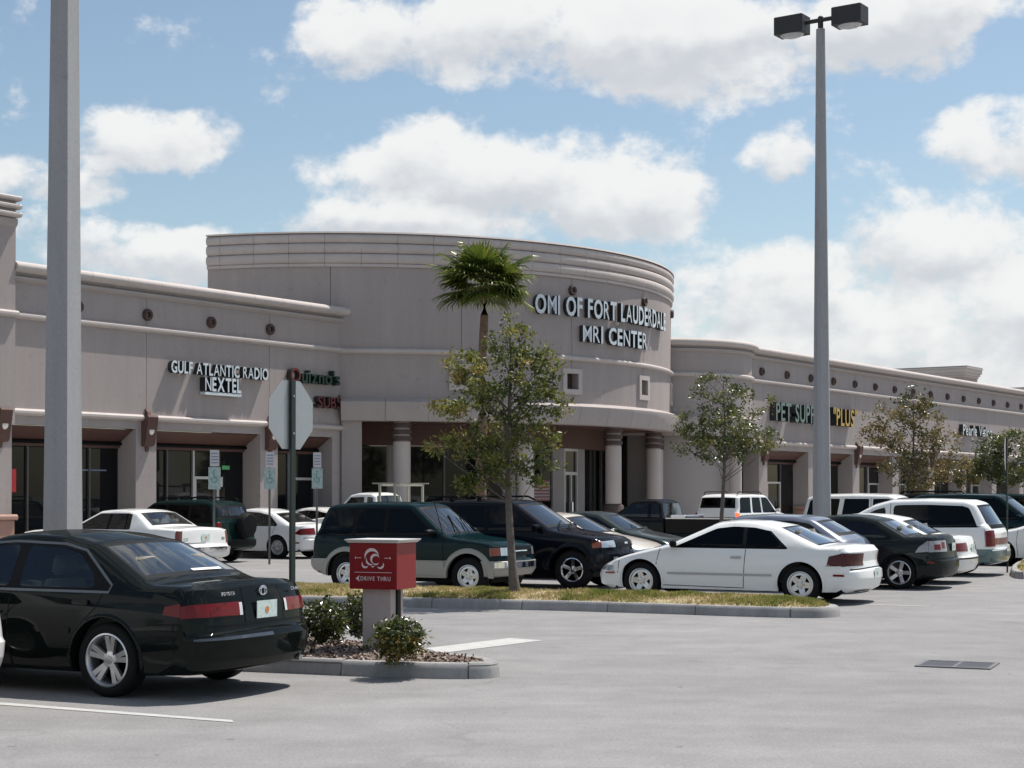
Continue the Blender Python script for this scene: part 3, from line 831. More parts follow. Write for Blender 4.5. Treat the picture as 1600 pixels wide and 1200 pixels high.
# wall end facing left above the low roof, and the back
e0 = radians(A0)
b = MB()
p = Vector((cos(e0), sin(e0), 0)) * (RR - .3)
q = Vector((cos(radians(A1)), sin(radians(A1)), 0)) * (RR - .3)
b.box((-.01, -.01, 0), (.01, .01, .01))
bw = MB(); dd = Vector((.25, .97, 0)) * 9
bw.add([p, p + dd, q + dd, q, p + Vector((0, 0, 10.2)), p + dd + Vector((0, 0, 10.2)), q + dd + Vector((0, 0, 10.2)), q + Vector((0, 0, 10.2))], [(0, 1, 5, 4), (1, 2, 6, 5), (2, 3, 7, 6)])
bw.build('rear_wall', M_STUCCO, ro)
for a in WIN: medallion(ro, (RR * cos(radians(a)), RR * sin(radians(a)), 8.80), radians(a + 90))
b = MB().box((-.55, -.02, 0), (.55, 0, .75))
fl = b.build('flag', [mat('flag_stripes', (.5, .5, .5))]); 
def stripes(m, c1, c2, sc):
    nt = m.node_tree; bs = nt.nodes['Principled BSDF']
    z = nt.nodes.new('ShaderNodeSeparateXYZ'); nt.links.new(nt.nodes.new('ShaderNodeNewGeometry').outputs['Position'], z.inputs[0])
    w = mnode(nt, 'GREATER_THAN', mnode(nt, 'FRACT', mnode(nt, 'MULTIPLY', z.outputs[2], sc)), .5)
    mx_ = nt.nodes.new('ShaderNodeMix'); mx_.data_type = 'RGBA'; nt.links.new(w, mx_.inputs['Factor']); mx_.inputs['A'].default_value = (*c1, 1); mx_.inputs['B'].default_value = (*c2, 1)
    nt.links.new(mx_.outputs['Result'], bs.inputs['Base Color'])
stripes(MATS['flag_stripes'], (.30, .29, .29), (.24, .05, .05), 8.7)
an = radians(-44); fl.location = RC + Vector((cos(an) * (RI + .05), sin(an) * (RI + .05), 1.55)); fl.rotation_euler = (0, 0, an + pi / 2)
tag(fl, 'striped flag hanging inside the window left of the glass entrance door', 'flag')

sg = thing('wall_sign', 'large white letter sign in two rows on the curved rotunda wall', 'sign', RC)
def round_place(a0, z, r=RR + .03):
    def f(x):
        a = radians(a0) + x / r
        return ((r * cos(a), r * sin(a), z), a + pi / 2)
    return f
letters('OMI OF FORT LAUDERDALE', .66, 7.95, .17, sg, LM, round_place(-57.4, 7.92), bold=.026)
letters('MRI CENTER', .60, 3.90, .17, sg, LM, round_place(-47.7, 7.06), bold=.026)

# ================================================================== curved corner and right wing
MC = Vector((6.25, 68.55, 0)); MR = 3.6
mc = thing('curved_corner_building', 'lower rounded corner block between the rotunda and the right shops', 'building', MC)
B0, B1 = -125, 35
fixn(MB().arc([(MR - .3, 4.19), (MR - .3, 7.56), (MR, 7.56), (MR, 4.19)], B0, B1, 4).build('wall', M_STUCCO, mc, 30))
def onarc(prof): return [(MR - y, z) for (y, z) in prof]
for nm, pr, mm in (('coping', COPE, M_TRIM), ('frieze_moulding', MOULD, M_FASCIA), ('string_course', BAND, M_TRIM)):
    fixn(MB().arc(onarc(pr), B0, B1, 4).build(nm, mm, mc, 40))
fixn(MB().arc([(MR - .3, 4.10), (MR - .3, 4.18), (MR + .003, 4.18), (MR + .003, 4.90), (MR + .08, 4.88), (MR + .27, 4.80), (MR + .27, 4.70), (MR + .14, 4.10)], B0, B1, 4).build('fascia_panel', M_FASCIA, mc, 30))
fixn(MB().arc([(2.2, 0), (2.2, 4.2), (2.9, 4.2), (2.9, 0)], B0, B1, 6).build('inner_wall', mat('inner_pale', (.36, .325, .315), .9), mc, 30))
fixn(MB().lathe([(.01, 7.3), (MR - .2, 7.3), (MR - .2, 7.2), (.01, 7.2)], 40).build('roof', mat('roof_felt'), mc))
column(0, mc, c=(3.35 * cos(radians(-37)), 3.35 * sin(radians(-37))), r=.26)
column(0, mc, c=(3.35 * cos(radians(-100)), 3.35 * sin(radians(-100))), r=.26)

WR = Vector((9.80, 68.41, 0))
RWM = Matrix.Translation(WR) @ Matrix.Rotation(PHI, 4, 'Z')
rw = thing('shop_building', 'long right shop wing receding from the rounded corner to the right edge', 'building', WR, PHI)
RB = 4.85
wing(rw, -.2, 92.0, [1.19 + RB * k for k in range(19)], 2.425, None, doors=(1, None, 2), plinth=True)
for k in range(34): medallion(rw, (1.0 + k * RB / 2, 0, 6.90))
lab = ['nearest brown wall lamp on the right wing, left of the tall light pole', 'brown wall lamp on the pier right of the tall light pole', 'brown wall lamp on the right wing behind the orange tinted oak', 'brown wall lamp on the right wing nearest the right picture edge']
for k in range(4): sconce(RWM @ Vector((1.19 + 2 * RB * k, 0, 3.62)), PHI, lab[k], GRP_L)
sg = thing('wall_sign', 'green and yellow channel letter sign behind the tall light pole', 'sign', WR, PHI)
GM = (M_LTEAL, M_LETSIDE)
letters('PET SUPPLIES "PLUS"', .80, 8.5, .28, sg, [GM] * 11 + [(M_LYEL, M_LETSIDE)] * 6, flat_place(None, 1.8, 4.90, -.03), bold=.016)
sg = thing('wall_sign', 'small white letter sign between the oaks on the right wing', 'sign', WR, PHI)
letters('Pearle Vision', .60, 4.6, .22, sg, LM, flat_place(None, 24.6, 4.95, -.03))
# roof boxes behind the right parapet
for (u, Y, zt, dep, wid, lab) in ((1512, 91, 8.85, 8.0, 2.6, 'cream roof block with flared stepped cornice above the right wing'), (1640, 104, 8.55, 6.5, 6, 'low roof block beyond the right wing at the picture edge')):
    P0 = Vector(((u - 800) / FPX * Y, Y, 0)); t = thing('roof_block', lab, 'roof block', P0, PHI)
    MB().box((.25, .25, 6.9), (wid - .25, dep - .25, zt - .62)).build('wall', M_FASCIA, t)
    for k, (o, za, zb_) in enumerate(((.20, .62, .50), (.12, .50, .36), (.05, .36, .14), (0, .14, .06), (.03, .06, 0))):
        MB().box((o, o, zt - za), (wid - o, dep - o, zt - zb_ - .002)).build('cornice_step', M_TRIM if k < 4 else M_GREYWALL, t)

# pavement in front of the shops
def slab(name, pts, z):
    n = len(pts)
    o = obj(name, [(p[0], p[1], 0) for p in pts] + [(p[0], p[1], z) for p in pts], [tuple(range(n, 2 * n))] + [(i, (i + 1) % n, (i + 1) % n + n, i + n) for i in range(n)], M_WALK)
    return tag(fixn(o), kind='structure')
def wp(M, s, y): v = M @ Vector((s, y, 0)); return (v.x, v.y)
slab('sidewalk', [wp(LWM, -15, -2.4), wp(LWM, 7.5, -2.4), wp(LWM, 8.2, .8), wp(LWM, -15, .8)], .15)
arcp = [(RC.x + 14.4 * cos(radians(a)), RC.y + 14.4 * sin(radians(a))) for a in range(-98, 16, 6)]
slab('sidewalk', arcp + [(RC.x + 8.8 * cos(radians(a)), RC.y + 8.8 * sin(radians(a))) for a in range(10, -99, -6)], .154)
slab('sidewalk', [wp(RWM, -7, -2.2), wp(RWM, 92, -2.2), wp(RWM, 92, .8), wp(RWM, -7, .8)], .158)

# ================================================================== poles and signs
def sq_pole(t, r0, r1, h, rot, ch=.18, mt=None):
    """square concrete pole with cut corners"""
    V = []; 
    def ringp(r, z):
        c = r * ch; pts = [(-r + c, -r), (r - c, -r), (r, -r + c), (r, r - c), (r - c, r), (-r + c, r), (-r, r - c), (-r, -r + c)]
        return [(x * cos(rot) - y * sin(rot), x * sin(rot) + y * cos(rot), z) for x, y in pts]
    n = 14
    for k in range(n + 1): V += ringp(r0 + (r1 - r0) * k / n, h * k / n)
    F = []
    for k in range(n):
        for i in range(8): F.append((k * 8 + i, k * 8 + (i + 1) % 8, (k + 1) * 8 + (i + 1) % 8, (k + 1) * 8 + i))
    F += [tuple(range(7, -1, -1)), tuple(range(n * 8, n * 8 + 8))]
    return obj('pole', V, F, mt or M_POLE, t)

def lamp_heads(t, z, rz):
    """crossbar with two shoebox heads along local x"""
    e = Matrix.Rotation(rz, 4, 'Z')
    def put(o): o.rotation_euler = (0, 0, rz); return o
    put(MB().tube([(-.42, 0, z), (.42, 0, z)], .055, 10).build('arm', M_LAMPBLK, t, 40))
    put(MB().lathe([(.07, z - .28), (.07, z + .08), (.03, z + .11)], 12).build('tenon', M_LAMPBLK, t, 40))
    for s in (-1, 1):
        x = s * .80
        b = MB().bbox((x - .40, -.26, z - .26), (x + .40, .26, z + .20), .015)
        hd = put(fixn(b.build('lamp_head', M_LAMPBLK, t)))
        l = MB(); V = []; n = 12
        for (r, d) in ((.26, 0), (.20, -.07), (.10, -.105), (.01, -.11)): V += [(x + r * 1.25 * cos(2 * pi * k / n), r * .9 * sin(2 * pi * k / n), z - .26 + d * .8) for k in range(n)]
        F = [(q * n + k, q * n + (k + 1) % n, (q + 1) * n + (k + 1) % n, (q + 1) * n + k) for q in range(3) for k in range(n)]
        lo = fixn(l.add(V, F).build('lens', M_LENS, hd, 40))
        if False: lo.rotation_euler = (0, 0, 0)

t = thing('light_pole', 'tall tapering concrete light pole with two black box lamps at right', 'light pole', (1282.5 - 800 and (1284 - 800) / FPX * 42.6, 42.6, 0))
sq_pole(t, .205, .095, 13.75, radians(20), .35)
lamp_heads(t, 13.98, PHI - pi / 2)
t = thing('light_pole', 'thick grey concrete pole rising out of frame behind the dark sedan', 'light pole', ((98.5 - 800) / FPX * 21.7, 21.7, 0))
sq_pole(t, .195, .092, 13.75, radians(69), .10)
lamp_heads(t, 13.98, PHI - pi / 2)

def stop_sign(name, loc, rz, zc, size, label):
    """octagon seen from its bare metal back, on a post"""
    t = thing(name, label, 'sign', loc, rz)
    R = size / 2 / cos(pi / 8); pts = [(R * cos(pi / 8 + k * pi / 4), zc + R * sin(pi / 8 + k * pi / 4)) for k in range(8)]
    fixn(MB().prism(pts, .012, .016).build('sign_plate', M_GALV, t))
    fixn(MB().prism(pts, .0165, .018).build('sign_face', mat('stop_red', (.45, .02, .02), .4), t))
    b = MB(); h = zc + size / 2 + .01
    b.box((-.034, -.022, 0), (.034, -.018, h)).box((-.034, -.018, 0), (-.028, .011, h)).box((.028, -.018, 0), (.034, .011, h))
    b.build('post', M_POSTG, t)
    for z in (zc - .2, zc + .2): fixn(MB().tube([(0, -.03, z), (0, .012, z)], .012, 8).build('bolt', M_GALV, t))
    return t
stop_sign('traffic_sign', (-2.36, 17.85, .15), PHI + .05, 2.65 - .15, .735, 'bare metal back of an octagonal sign on a green post behind the dark sedan')
stop_sign('traffic_sign', ((1573 - 800) / FPX * 38.2, 38.2, 0), PHI + .23, 2.72, .762, 'narrow octagonal sign back on a post at far right above the white minivan')

def parking_sign(u, Y, vtop, lab):
    a = FPX / Y; z1_ = CAMH + (HZ - vtop) / a
    t = thing('parking_sign', lab, 'sign', ((u - 800) / FPX * Y, Y, 0), PHI - .42, 'reserved parking signs before the left shops')
    MB().box((-.025, .0, 0), (.025, .025, z1_)).build('post', mat('sign_post_dark', (.12, .12, .115), .6, .3), t)
    for nm, x, za, zb_, mm in (('upper_plate', .115, z1_ - .40, z1_, mat('sign_pale', (.50, .49, .48), .6)), ('lower_plate', .155, z1_ - .96, z1_ - .42, mat('accessible_green', (.33, .41, .395), .5, noise=.35, nscale=14))):
        MB().box((-x, -.012, za), (x, -.001, zb_)).build(nm, mm, t)
    zz = z1_ - .66                                # wheelchair symbol on the lower plate
    b = MB(); n = 14
    V = []
    for k in range(n):
        aa = radians(150 + 250 * k / (n - 1))
        V += [(.085 * cos(aa) - .01, -.0145, zz - .06 + .085 * sin(aa)), (.065 * cos(aa) - .01, -.0145, zz - .06 + .065 * sin(aa))]
    b.add(V, [(2 * k, 2 * k + 1, 2 * k + 3, 2 * k + 2) for k in range(n - 1)])
    b.box((-.03, -.0148, zz - .02), (-.005, -.0135, zz + .12)).box((-.03, -.0149, zz - .03), (.06, -.0136, zz - .005)).box((-.035, -.015, zz + .14), (.0, -.0137, zz + .175))
    b.build('symbol', mat('symbol_green', (.05, .24, .19), .5), t)
    b = MB()
    for k in range(4): b.box((-.09, -.0145, z1_ - .10 - k * .075), (.09, -.0125, z1_ - .075 - k * .075))
    b.build('lettering', mat('sign_ink', (.16, .18, .30), .5), t)
parking_sign(335, 40.6, 703, 'leftmost reserved parking sign on a post before the shop windows')
parking_sign(421.5, 42.6, 706, 'middle reserved parking sign just left of the octagonal sign post')
parking_sign(495.5, 44.3, 707, 'reserved parking sign just right of the octagonal sign post')

# red drive-through sign on a stucco pillar
A = radians(-22)
t = thing('drive_thru_sign', 'red box sign with a pale emblem on a stucco pillar in the mulch bed', 'sign', (-1.36, 17.55, .12), A)
MB().bbox((-.165, -.15, 0), (.165, .15, .70), .008).build('pillar', mat('pillar_stucco', (.44, .38, .36), .9, noise=.1, nscale=5, bump=.4, bscale=80), t)
MB().box((.166, -.03, .02), (.185, .05, .69)).build('pillar_shade_strip', M_BLACK, t)  # black strip painted in for the shaded side of the pillar
MB().bbox((-.275, -.235, .69), (.275, .235, 1.17), .006).build('cabinet', M_RED, t)
fixn(MB().add([(-.285, -.245, 1.171), (.285, -.245, 1.171), (.285, .245, 1.171), (-.285, .245, 1.171), (-.315, -.275, 1.20), (.315, -.275, 1.20), (.315, .275, 1.20), (-.315, .275, 1.20), (-.315, -.275, 1.208), (.315, -.275, 1.208), (.315, .275, 1.208), (-.315, .275, 1.208)],
    [(3, 2, 1, 0), (8, 9, 10, 11)] + [(k + i, k + (i + 1) % 4, k + 4 + (i + 1) % 4, k + 4 + i) for k in (0, 4) for i in range(4)]).build('cap', M_CAPG, t))
M_EMB = mat('emblem_pink', (.72, .58, .58), .5)
def swoosh(cx, cz, r0, r1, a0, a1, taper=True, n=14, ex=1.0):
    V = []; F = []
    for k in range(n):
        q = k / (n - 1); a = radians(a0 + (a1 - a0) * q)
        w = (r1 - r0) * (sin(pi * q) if taper else 1.0) / 2; rm = (r0 + r1) / 2
        V += [(cx + ex * (rm + w) * cos(a), -.2385, cz + (rm + w) * sin(a)), (cx + ex * (rm - w) * cos(a), -.2385, cz + (rm - w) * sin(a))]
    return V, [(2 * k, 2 * k + 1, 2 * k + 3, 2 * k + 2) for k in range(n - 1)]
em = MB()
for s in ((-.01, 1.02, .065, .098, 195, 10), (.03, 1.00, .034, .062, 250, 20), (-.02, 1.00, .045, .065, 160, 300), (.035, .985, .03, .045, 200, 340), (-.085, .955, .028, .05, 150, 330), (.085, .95, .028, .05, 210, 390), (.0, .945, .015, .028, 200, 340)):
    em.add(*swoosh(*s))
for x in (-.185, .135): em.add([(x, -.2386, 1.012), (x + .05, -.2386, 1.012), (x + .05, -.2386, 1.018), (x, -.2386, 1.018)], [(0, 1, 2, 3)])
for x in (-.20, .20): em.add([(x - .006, -.2386, 1.005), (x + .006, -.2386, 1.005), (x + .006, -.2386, 1.025), (x - .006, -.2386, 1.025)], [(0, 1, 2, 3)])
em.build('emblem', M_EMB, t)
obj('rule_line', [(-.215, -.2384, .862), (.215, -.2384, .862), (.215, -.2384, .867), (-.215, -.2384, .867)], [(0, 1, 2, 3)], M_EMB, t)
obj('arrow', [(-.20, -.2384, .80), (-.152, -.2384, .767), (-.165, -.2384, .80), (-.152, -.2384, .833)], [(0, 1, 2, 3)], M_EMB, t)
letters('DRIVE THRU', .046, .345, .003, t, (M_EMB, M_EMB), lambda x: ((-.140 + x, -.2375, .779), 0.0), gap=.20, bold=.004)

# ================================================================== cars
def fillet(pts, closed=False, seg=4):
    """round the corners of a polyline; pts (x,z) or (x,z,r)"""
    n = len(pts); out = []
    for i, p in enumerate(pts):
        r = p[2] if len(p) > 2 else 0.0
        if r <= 0 or (not closed and i in (0, n - 1)): out.append((p[0], p[1])); continue
        P = Vector((p[0], p[1])); A = Vector(pts[i - 1][:2]); B = Vector(pts[(i + 1) % n][:2])
        a = A - P; b = B - P; la, lb = a.length, b.length; a.normalize(); b.normalize()
        ang = a.angle(b)
        if ang > 3.10: out.append((p[0], p[1])); continue
        d = min(r / math.tan(ang / 2), la * .48, lb * .48)
        for k in range(seg + 1):
            t = k / seg; q0 = P + a * d * (1 - t); q1 = P + b * d * t
            q = q0.lerp(q1, t); out.append((q.x, q.y))
    return out

def dense(pts, step=.13):
    out = []
    for i in range(len(pts) - 1):
        a, b = pts[i], pts[i + 1]; d = math.hypot(b[0] - a[0], b[1] - a[1])
        if d < 1e-4: continue
        k = max(1, int(math.ceil(d / step)))
        out += [(a[0] + (b[0] - a[0]) * j / k, a[1] + (b[1] - a[1]) * j / k) for j in range(k)]
    out.append(pts[-1]); return out

def lerp_tab(tab, z):
    if z <= tab[0][0]: return tab[0][1]
    for (a, va), (b, vb) in zip(tab[:-1], tab[1:]):
        if z <= b: return va + (vb - va) * (z - a) / (b - a)
    return tab[-1][1]

TROWS = [0, .25, .5, .68, .80, .835, .865, .92, .95, .975, .992, 1.0]

class Shell:
    """car body: the side outline swept across the width, narrowed by height, rounded in plan"""
    def __init__(s, sp):
        s.sp = sp; s.hw = sp['W'] / 2; L = sp['L']; s.xe = L / 2; s.belt = sp['belt']; s.H = sp['H']
        wr = sp.get('roofw', .70); zb = s.belt
        s.fzt = sp.get('fz') or [(0, .88), (.2, .945), (.32, .985), (.5, 1.0), (.66, .998), (zb - .12, .982), (zb - .02, .955), (zb + .05, .92), (s.H - .08, wr), (s.H + .1, wr - .05)]
        top = dense(fillet(sp['top']), .11)
        for _ in range(sp.get('smooth', 4)):
            q = list(top)
            for i in range(1, len(top) - 1):
                if top[i][1] > zb - .25 and top[i - 1][1] > zb - .3 and top[i + 1][1] > zb - .3 and abs(top[i][0]) < s.xe - .25:
                    a_, b_ = top[i - 1], top[i + 1]
                    q[i] = (top[i][0] * .5 + (a_[0] + b_[0]) * .25, top[i][1] * .5 + (a_[1] + b_[1]) * .25)
            top = q
        r = sp['ra']; zs = sp['sill']
        under = []
        xf, xr = sp['xf'], sp['xr']; zc = sp['r']
        h = zs - zc; dx = sqrt(max(r * r - h * h, 1e-4))
        def arch(xc):
            a0 = atan2(h, dx); a1 = pi - a0
            return [(xc + r * cos(a0 + (a1 - a0) * k / 18), zc + r * sin(a0 + (a1 - a0) * k / 18)) for k in range(19)]
        u = [top[-1], (xf + dx + .02, zs)] if top[-1][0] > xf + dx + .05 else [top[-1]]
        under = dense(u + arch(xf) + arch(xr) + ([(xr - dx - .02, zs)] if top[0][0] < xr - dx - .05 else []) + [top[0]], .2)
        s.ntop = len(top)
        P = top + under[1:-1]
        s.P = P; n = len(P); s.N = []
        for i in range(n):
            a, b = P[i - 1], P[(i + 1) % n]; d = Vector((b[0] - a[0], b[1] - a[1]))
            if d.length < 1e-9: d = Vector((1, 0))
            d.normalize(); s.N.append((-d.y, d.x))
        s.rf = [(sp.get('edge', .055) if i < s.ntop else .012) for i in range(n)]
        for i in range(s.ntop):
            if P[i][1] > s.belt + .08: s.rf[i] = sp.get('redge', .07)
        xs = [p[0] for p in top if p[1] > zb + .1]; s.xm = (min(xs) + max(xs)) / 2
    def fx(s, x):
        q = x / s.xe
        return 1 - (s.sp.get('tf', .06) if q > 0 else s.sp.get('tr', .045)) * abs(q) ** 4
    def yw(s, x, z): return s.hw * lerp_tab(s.fzt, z) * s.fx(x)
    def S(s, x, z, n, rf, t):
        sp = s.sp; a = abs(t); e = .08
        q = max(0.0, (a - (1 - e)) / e); ins = rf * (1 - sqrt(max(0.0, 1 - q * q)))
        x1 = x - n[0] * ins; z1 = z - n[1] * ins
        bl = .8
        w = max(0.0, (abs(x) - (s.xe - bl)) / bl) ** 1.6
        R = sp.get('pf', .38) if x > 0 else sp.get('pr', .24)
        x1 -= math.copysign(1, x) * w * R * (.45 * a * a + .55 * a ** 7)
        if z > s.belt:
            wz = min(1.0, (z - s.belt) / .1)
            x1 -= max(-1, min(1, (x - s.xm) / .5)) * sp.get('gc', .10) * a * a * wz
        if n[1] > 0: z1 -= sp.get('crown', .04) * a * a * n[1]
        return Vector((x1, t * s.yw(x1, z1), z1))
    def Si(s, i, t): return s.S(s.P[i][0], s.P[i][1], s.N[i], s.rf[i], t)
    def side(s, x, z, sd, off=0.0): return Vector((x, sd * (s.yw(x, z) + off), z))

def inpoly(p, poly):
    return inside(p, poly)

def cut_grid(bm, lay, polys, zs, xs, tagv):
    def sel(box=None):
        fs = [f for f in bm.faces if f[lay] == tagv]
        if box:
            x0, x1, z0, z1 = box
            fs = [f for f in fs if min(v.co.x for v in f.verts) <= x1 and max(v.co.x for v in f.verts) >= x0 and min(v.co.z for v in f.verts) <= z1 and max(v.co.z for v in f.verts) >= z0]
        es = set(e for f in fs for e in f.edges); vs = set(v for f in fs for v in f.verts)
        return list(fs) + list(es) + list(vs)
    for z in zs: bmesh.ops.bisect_plane(bm, geom=sel(), plane_co=(0, 0, z), plane_no=(0, 0, 1), dist=1e-5)
    for x in xs: bmesh.ops.bisect_plane(bm, geom=sel(), plane_co=(x, 0, 0), plane_no=(1, 0, 0), dist=1e-5)
    for poly in polys:
        px = [p[0] for p in poly]; pz = [p[1] for p in poly]; box = (min(px), max(px), min(pz), max(pz))
        for i in range(len(poly)):
            a, b = poly[i], poly[(i + 1) % len(poly)]; d = math.hypot(b[0] - a[0], b[1] - a[1])
            if d < 1e-4: continue
            bmesh.ops.bisect_plane(bm, geom=sel(box), plane_co=(a[0], 0, a[1]), plane_no=((b[1] - a[1]) / d, 0, -(b[0] - a[0]) / d), dist=1e-5)

def panel(sh, poly, off, sd, th=.012):
    """a plate lying on the body side: bent grid plus edges, as (verts, faces)"""
    bm = bmesh.new(); lay = bm.faces.layers.int.new('t')
    f = bm.faces.new([bm.verts.new((p[0], 0, p[1])) for p in poly]); f[lay] = 1
    xs = [p[0] for p in poly]; zs = [p[1] for p in poly]
    zz = [min(zs) + (max(zs) - min(zs)) * k / 4 for k in range(1, 4)] if max(zs) - min(zs) > .15 else []
    nx = int((max(xs) - min(xs)) / .25); xx = [min(xs) + (max(xs) - min(xs)) * (k + .013) / (nx + 1) for k in range(1, nx + 1)]
    cut_grid(bm, lay, [], [z + .0007 for z in zz], xx, 1)
    bd = [e for e in bm.edges if e.is_boundary]
    r = bmesh.ops.extrude_edge_only(bm, edges=bd)
    new = set(v for v in r['geom'] if isinstance(v, bmesh.types.BMVert))
    for v in bm.verts:
        x, z = v.co.x, v.co.z
        v.co.y = sd * (sh.yw(x, z) + (off - th if v in new else off))
    bmesh.ops.recalc_face_normals(bm, faces=bm.faces)
    bm.verts.index_update()
    V = [tuple(v.co) for v in bm.verts]; F = [tuple(v.index for v in f.verts) for f in bm.faces]
    # outward check
    f0 = max(bm.faces, key=lambda q: q.calc_area())
    if f0.normal.y * sd < 0: F = [tuple(reversed(q)) for q in F]
    bm.free(); return V, F

def seam(sh, line, w, sd, off=.0015):
    """thin dark line on the body side"""
    L = dense(line, .12); V = []; F = []
    for i, p in enumerate(L):
        a = L[max(i - 1, 0)]; b = L[min(i + 1, len(L) - 1)]; d = Vector((b[0] - a[0], b[1] - a[1])).normalized()
        for k in (-1, 1):
            V.append(sh.side(p[0] - d.y * w / 2 * k, p[1] + d.x * w / 2 * k, sd, off))
    for i in range(len(L) - 1): F.append((2 * i, 2 * i + 1, 2 * i + 3, 2 * i + 2))
    return V, F

def endpatch(sh, front, z0, z1, t0, t1, off=.004, nt=6, nz=4):
    """patch on the nose or tail between two heights and two width fractions"""
    idx = list(range(sh.ntop)); 
    if front: idx = idx[::-1]
    pts = [(sh.P[i], sh.N[i], sh.rf[i]) for i in idx if (sh.P[i][0] > 0) == front]
    def at(z):
        for (p, n, r), (p2, n2, r2) in zip(pts[:-1], pts[1:]):
            if p[1] <= z <= p2[1] and p2[1] > p[1]:
                k = (z - p[1]) / (p2[1] - p[1])
                return (p[0] + (p2[0] - p[0]) * k, z, (n[0] + (n2[0] - n[0]) * k, n[1] + (n2[1] - n[1]) * k), r)
        q = pts[-1]; return (q[0][0], q[0][1], q[1], q[2])
    lo_, hi_ = sorted((t0, t1)); ts = sorted(set([round(t0 + (t1 - t0) * k / nt, 4) for k in range(nt + 1)] + [q * sg for q in (.92, .95, .965, .98, .992, .997) for sg in (1, -1) if lo_ < q * sg < hi_]))
    if t1 < t0: ts = ts[::-1]
    nt = len(ts) - 1
    V = []; F = []
    for j in range(nz + 1):
        x, z, n, r = at(z0 + (z1 - z0) * j / nz)
        for t in ts:
            p = sh.S(x, z, n, r, t)
            p += Vector((n[0] * off + 0.0, math.copysign(off, t) * (1 if abs(t) > .9 else 0), n[1] * off))
            V.append(p)
    for j in range(nz):
        for k in range(nt): F.append((j * (nt + 1) + k, j * (nt + 1) + k + 1, (j + 1) * (nt + 1) + k + 1, (j + 1) * (nt + 1) + k))
    return V, F

def wrapfit(sh, front, poly):
    """pull a side lens back to where the rounded corner begins"""
    out = []
    for (x, z) in poly:
        V, _ = endpatch(sh, front, z, z + .002, .99, 1.0, 0.0, 1, 1)
        xb = V[-1].x
        if abs(x) > abs(xb) - .14: x = xb
        out.append((x, z))
    return out

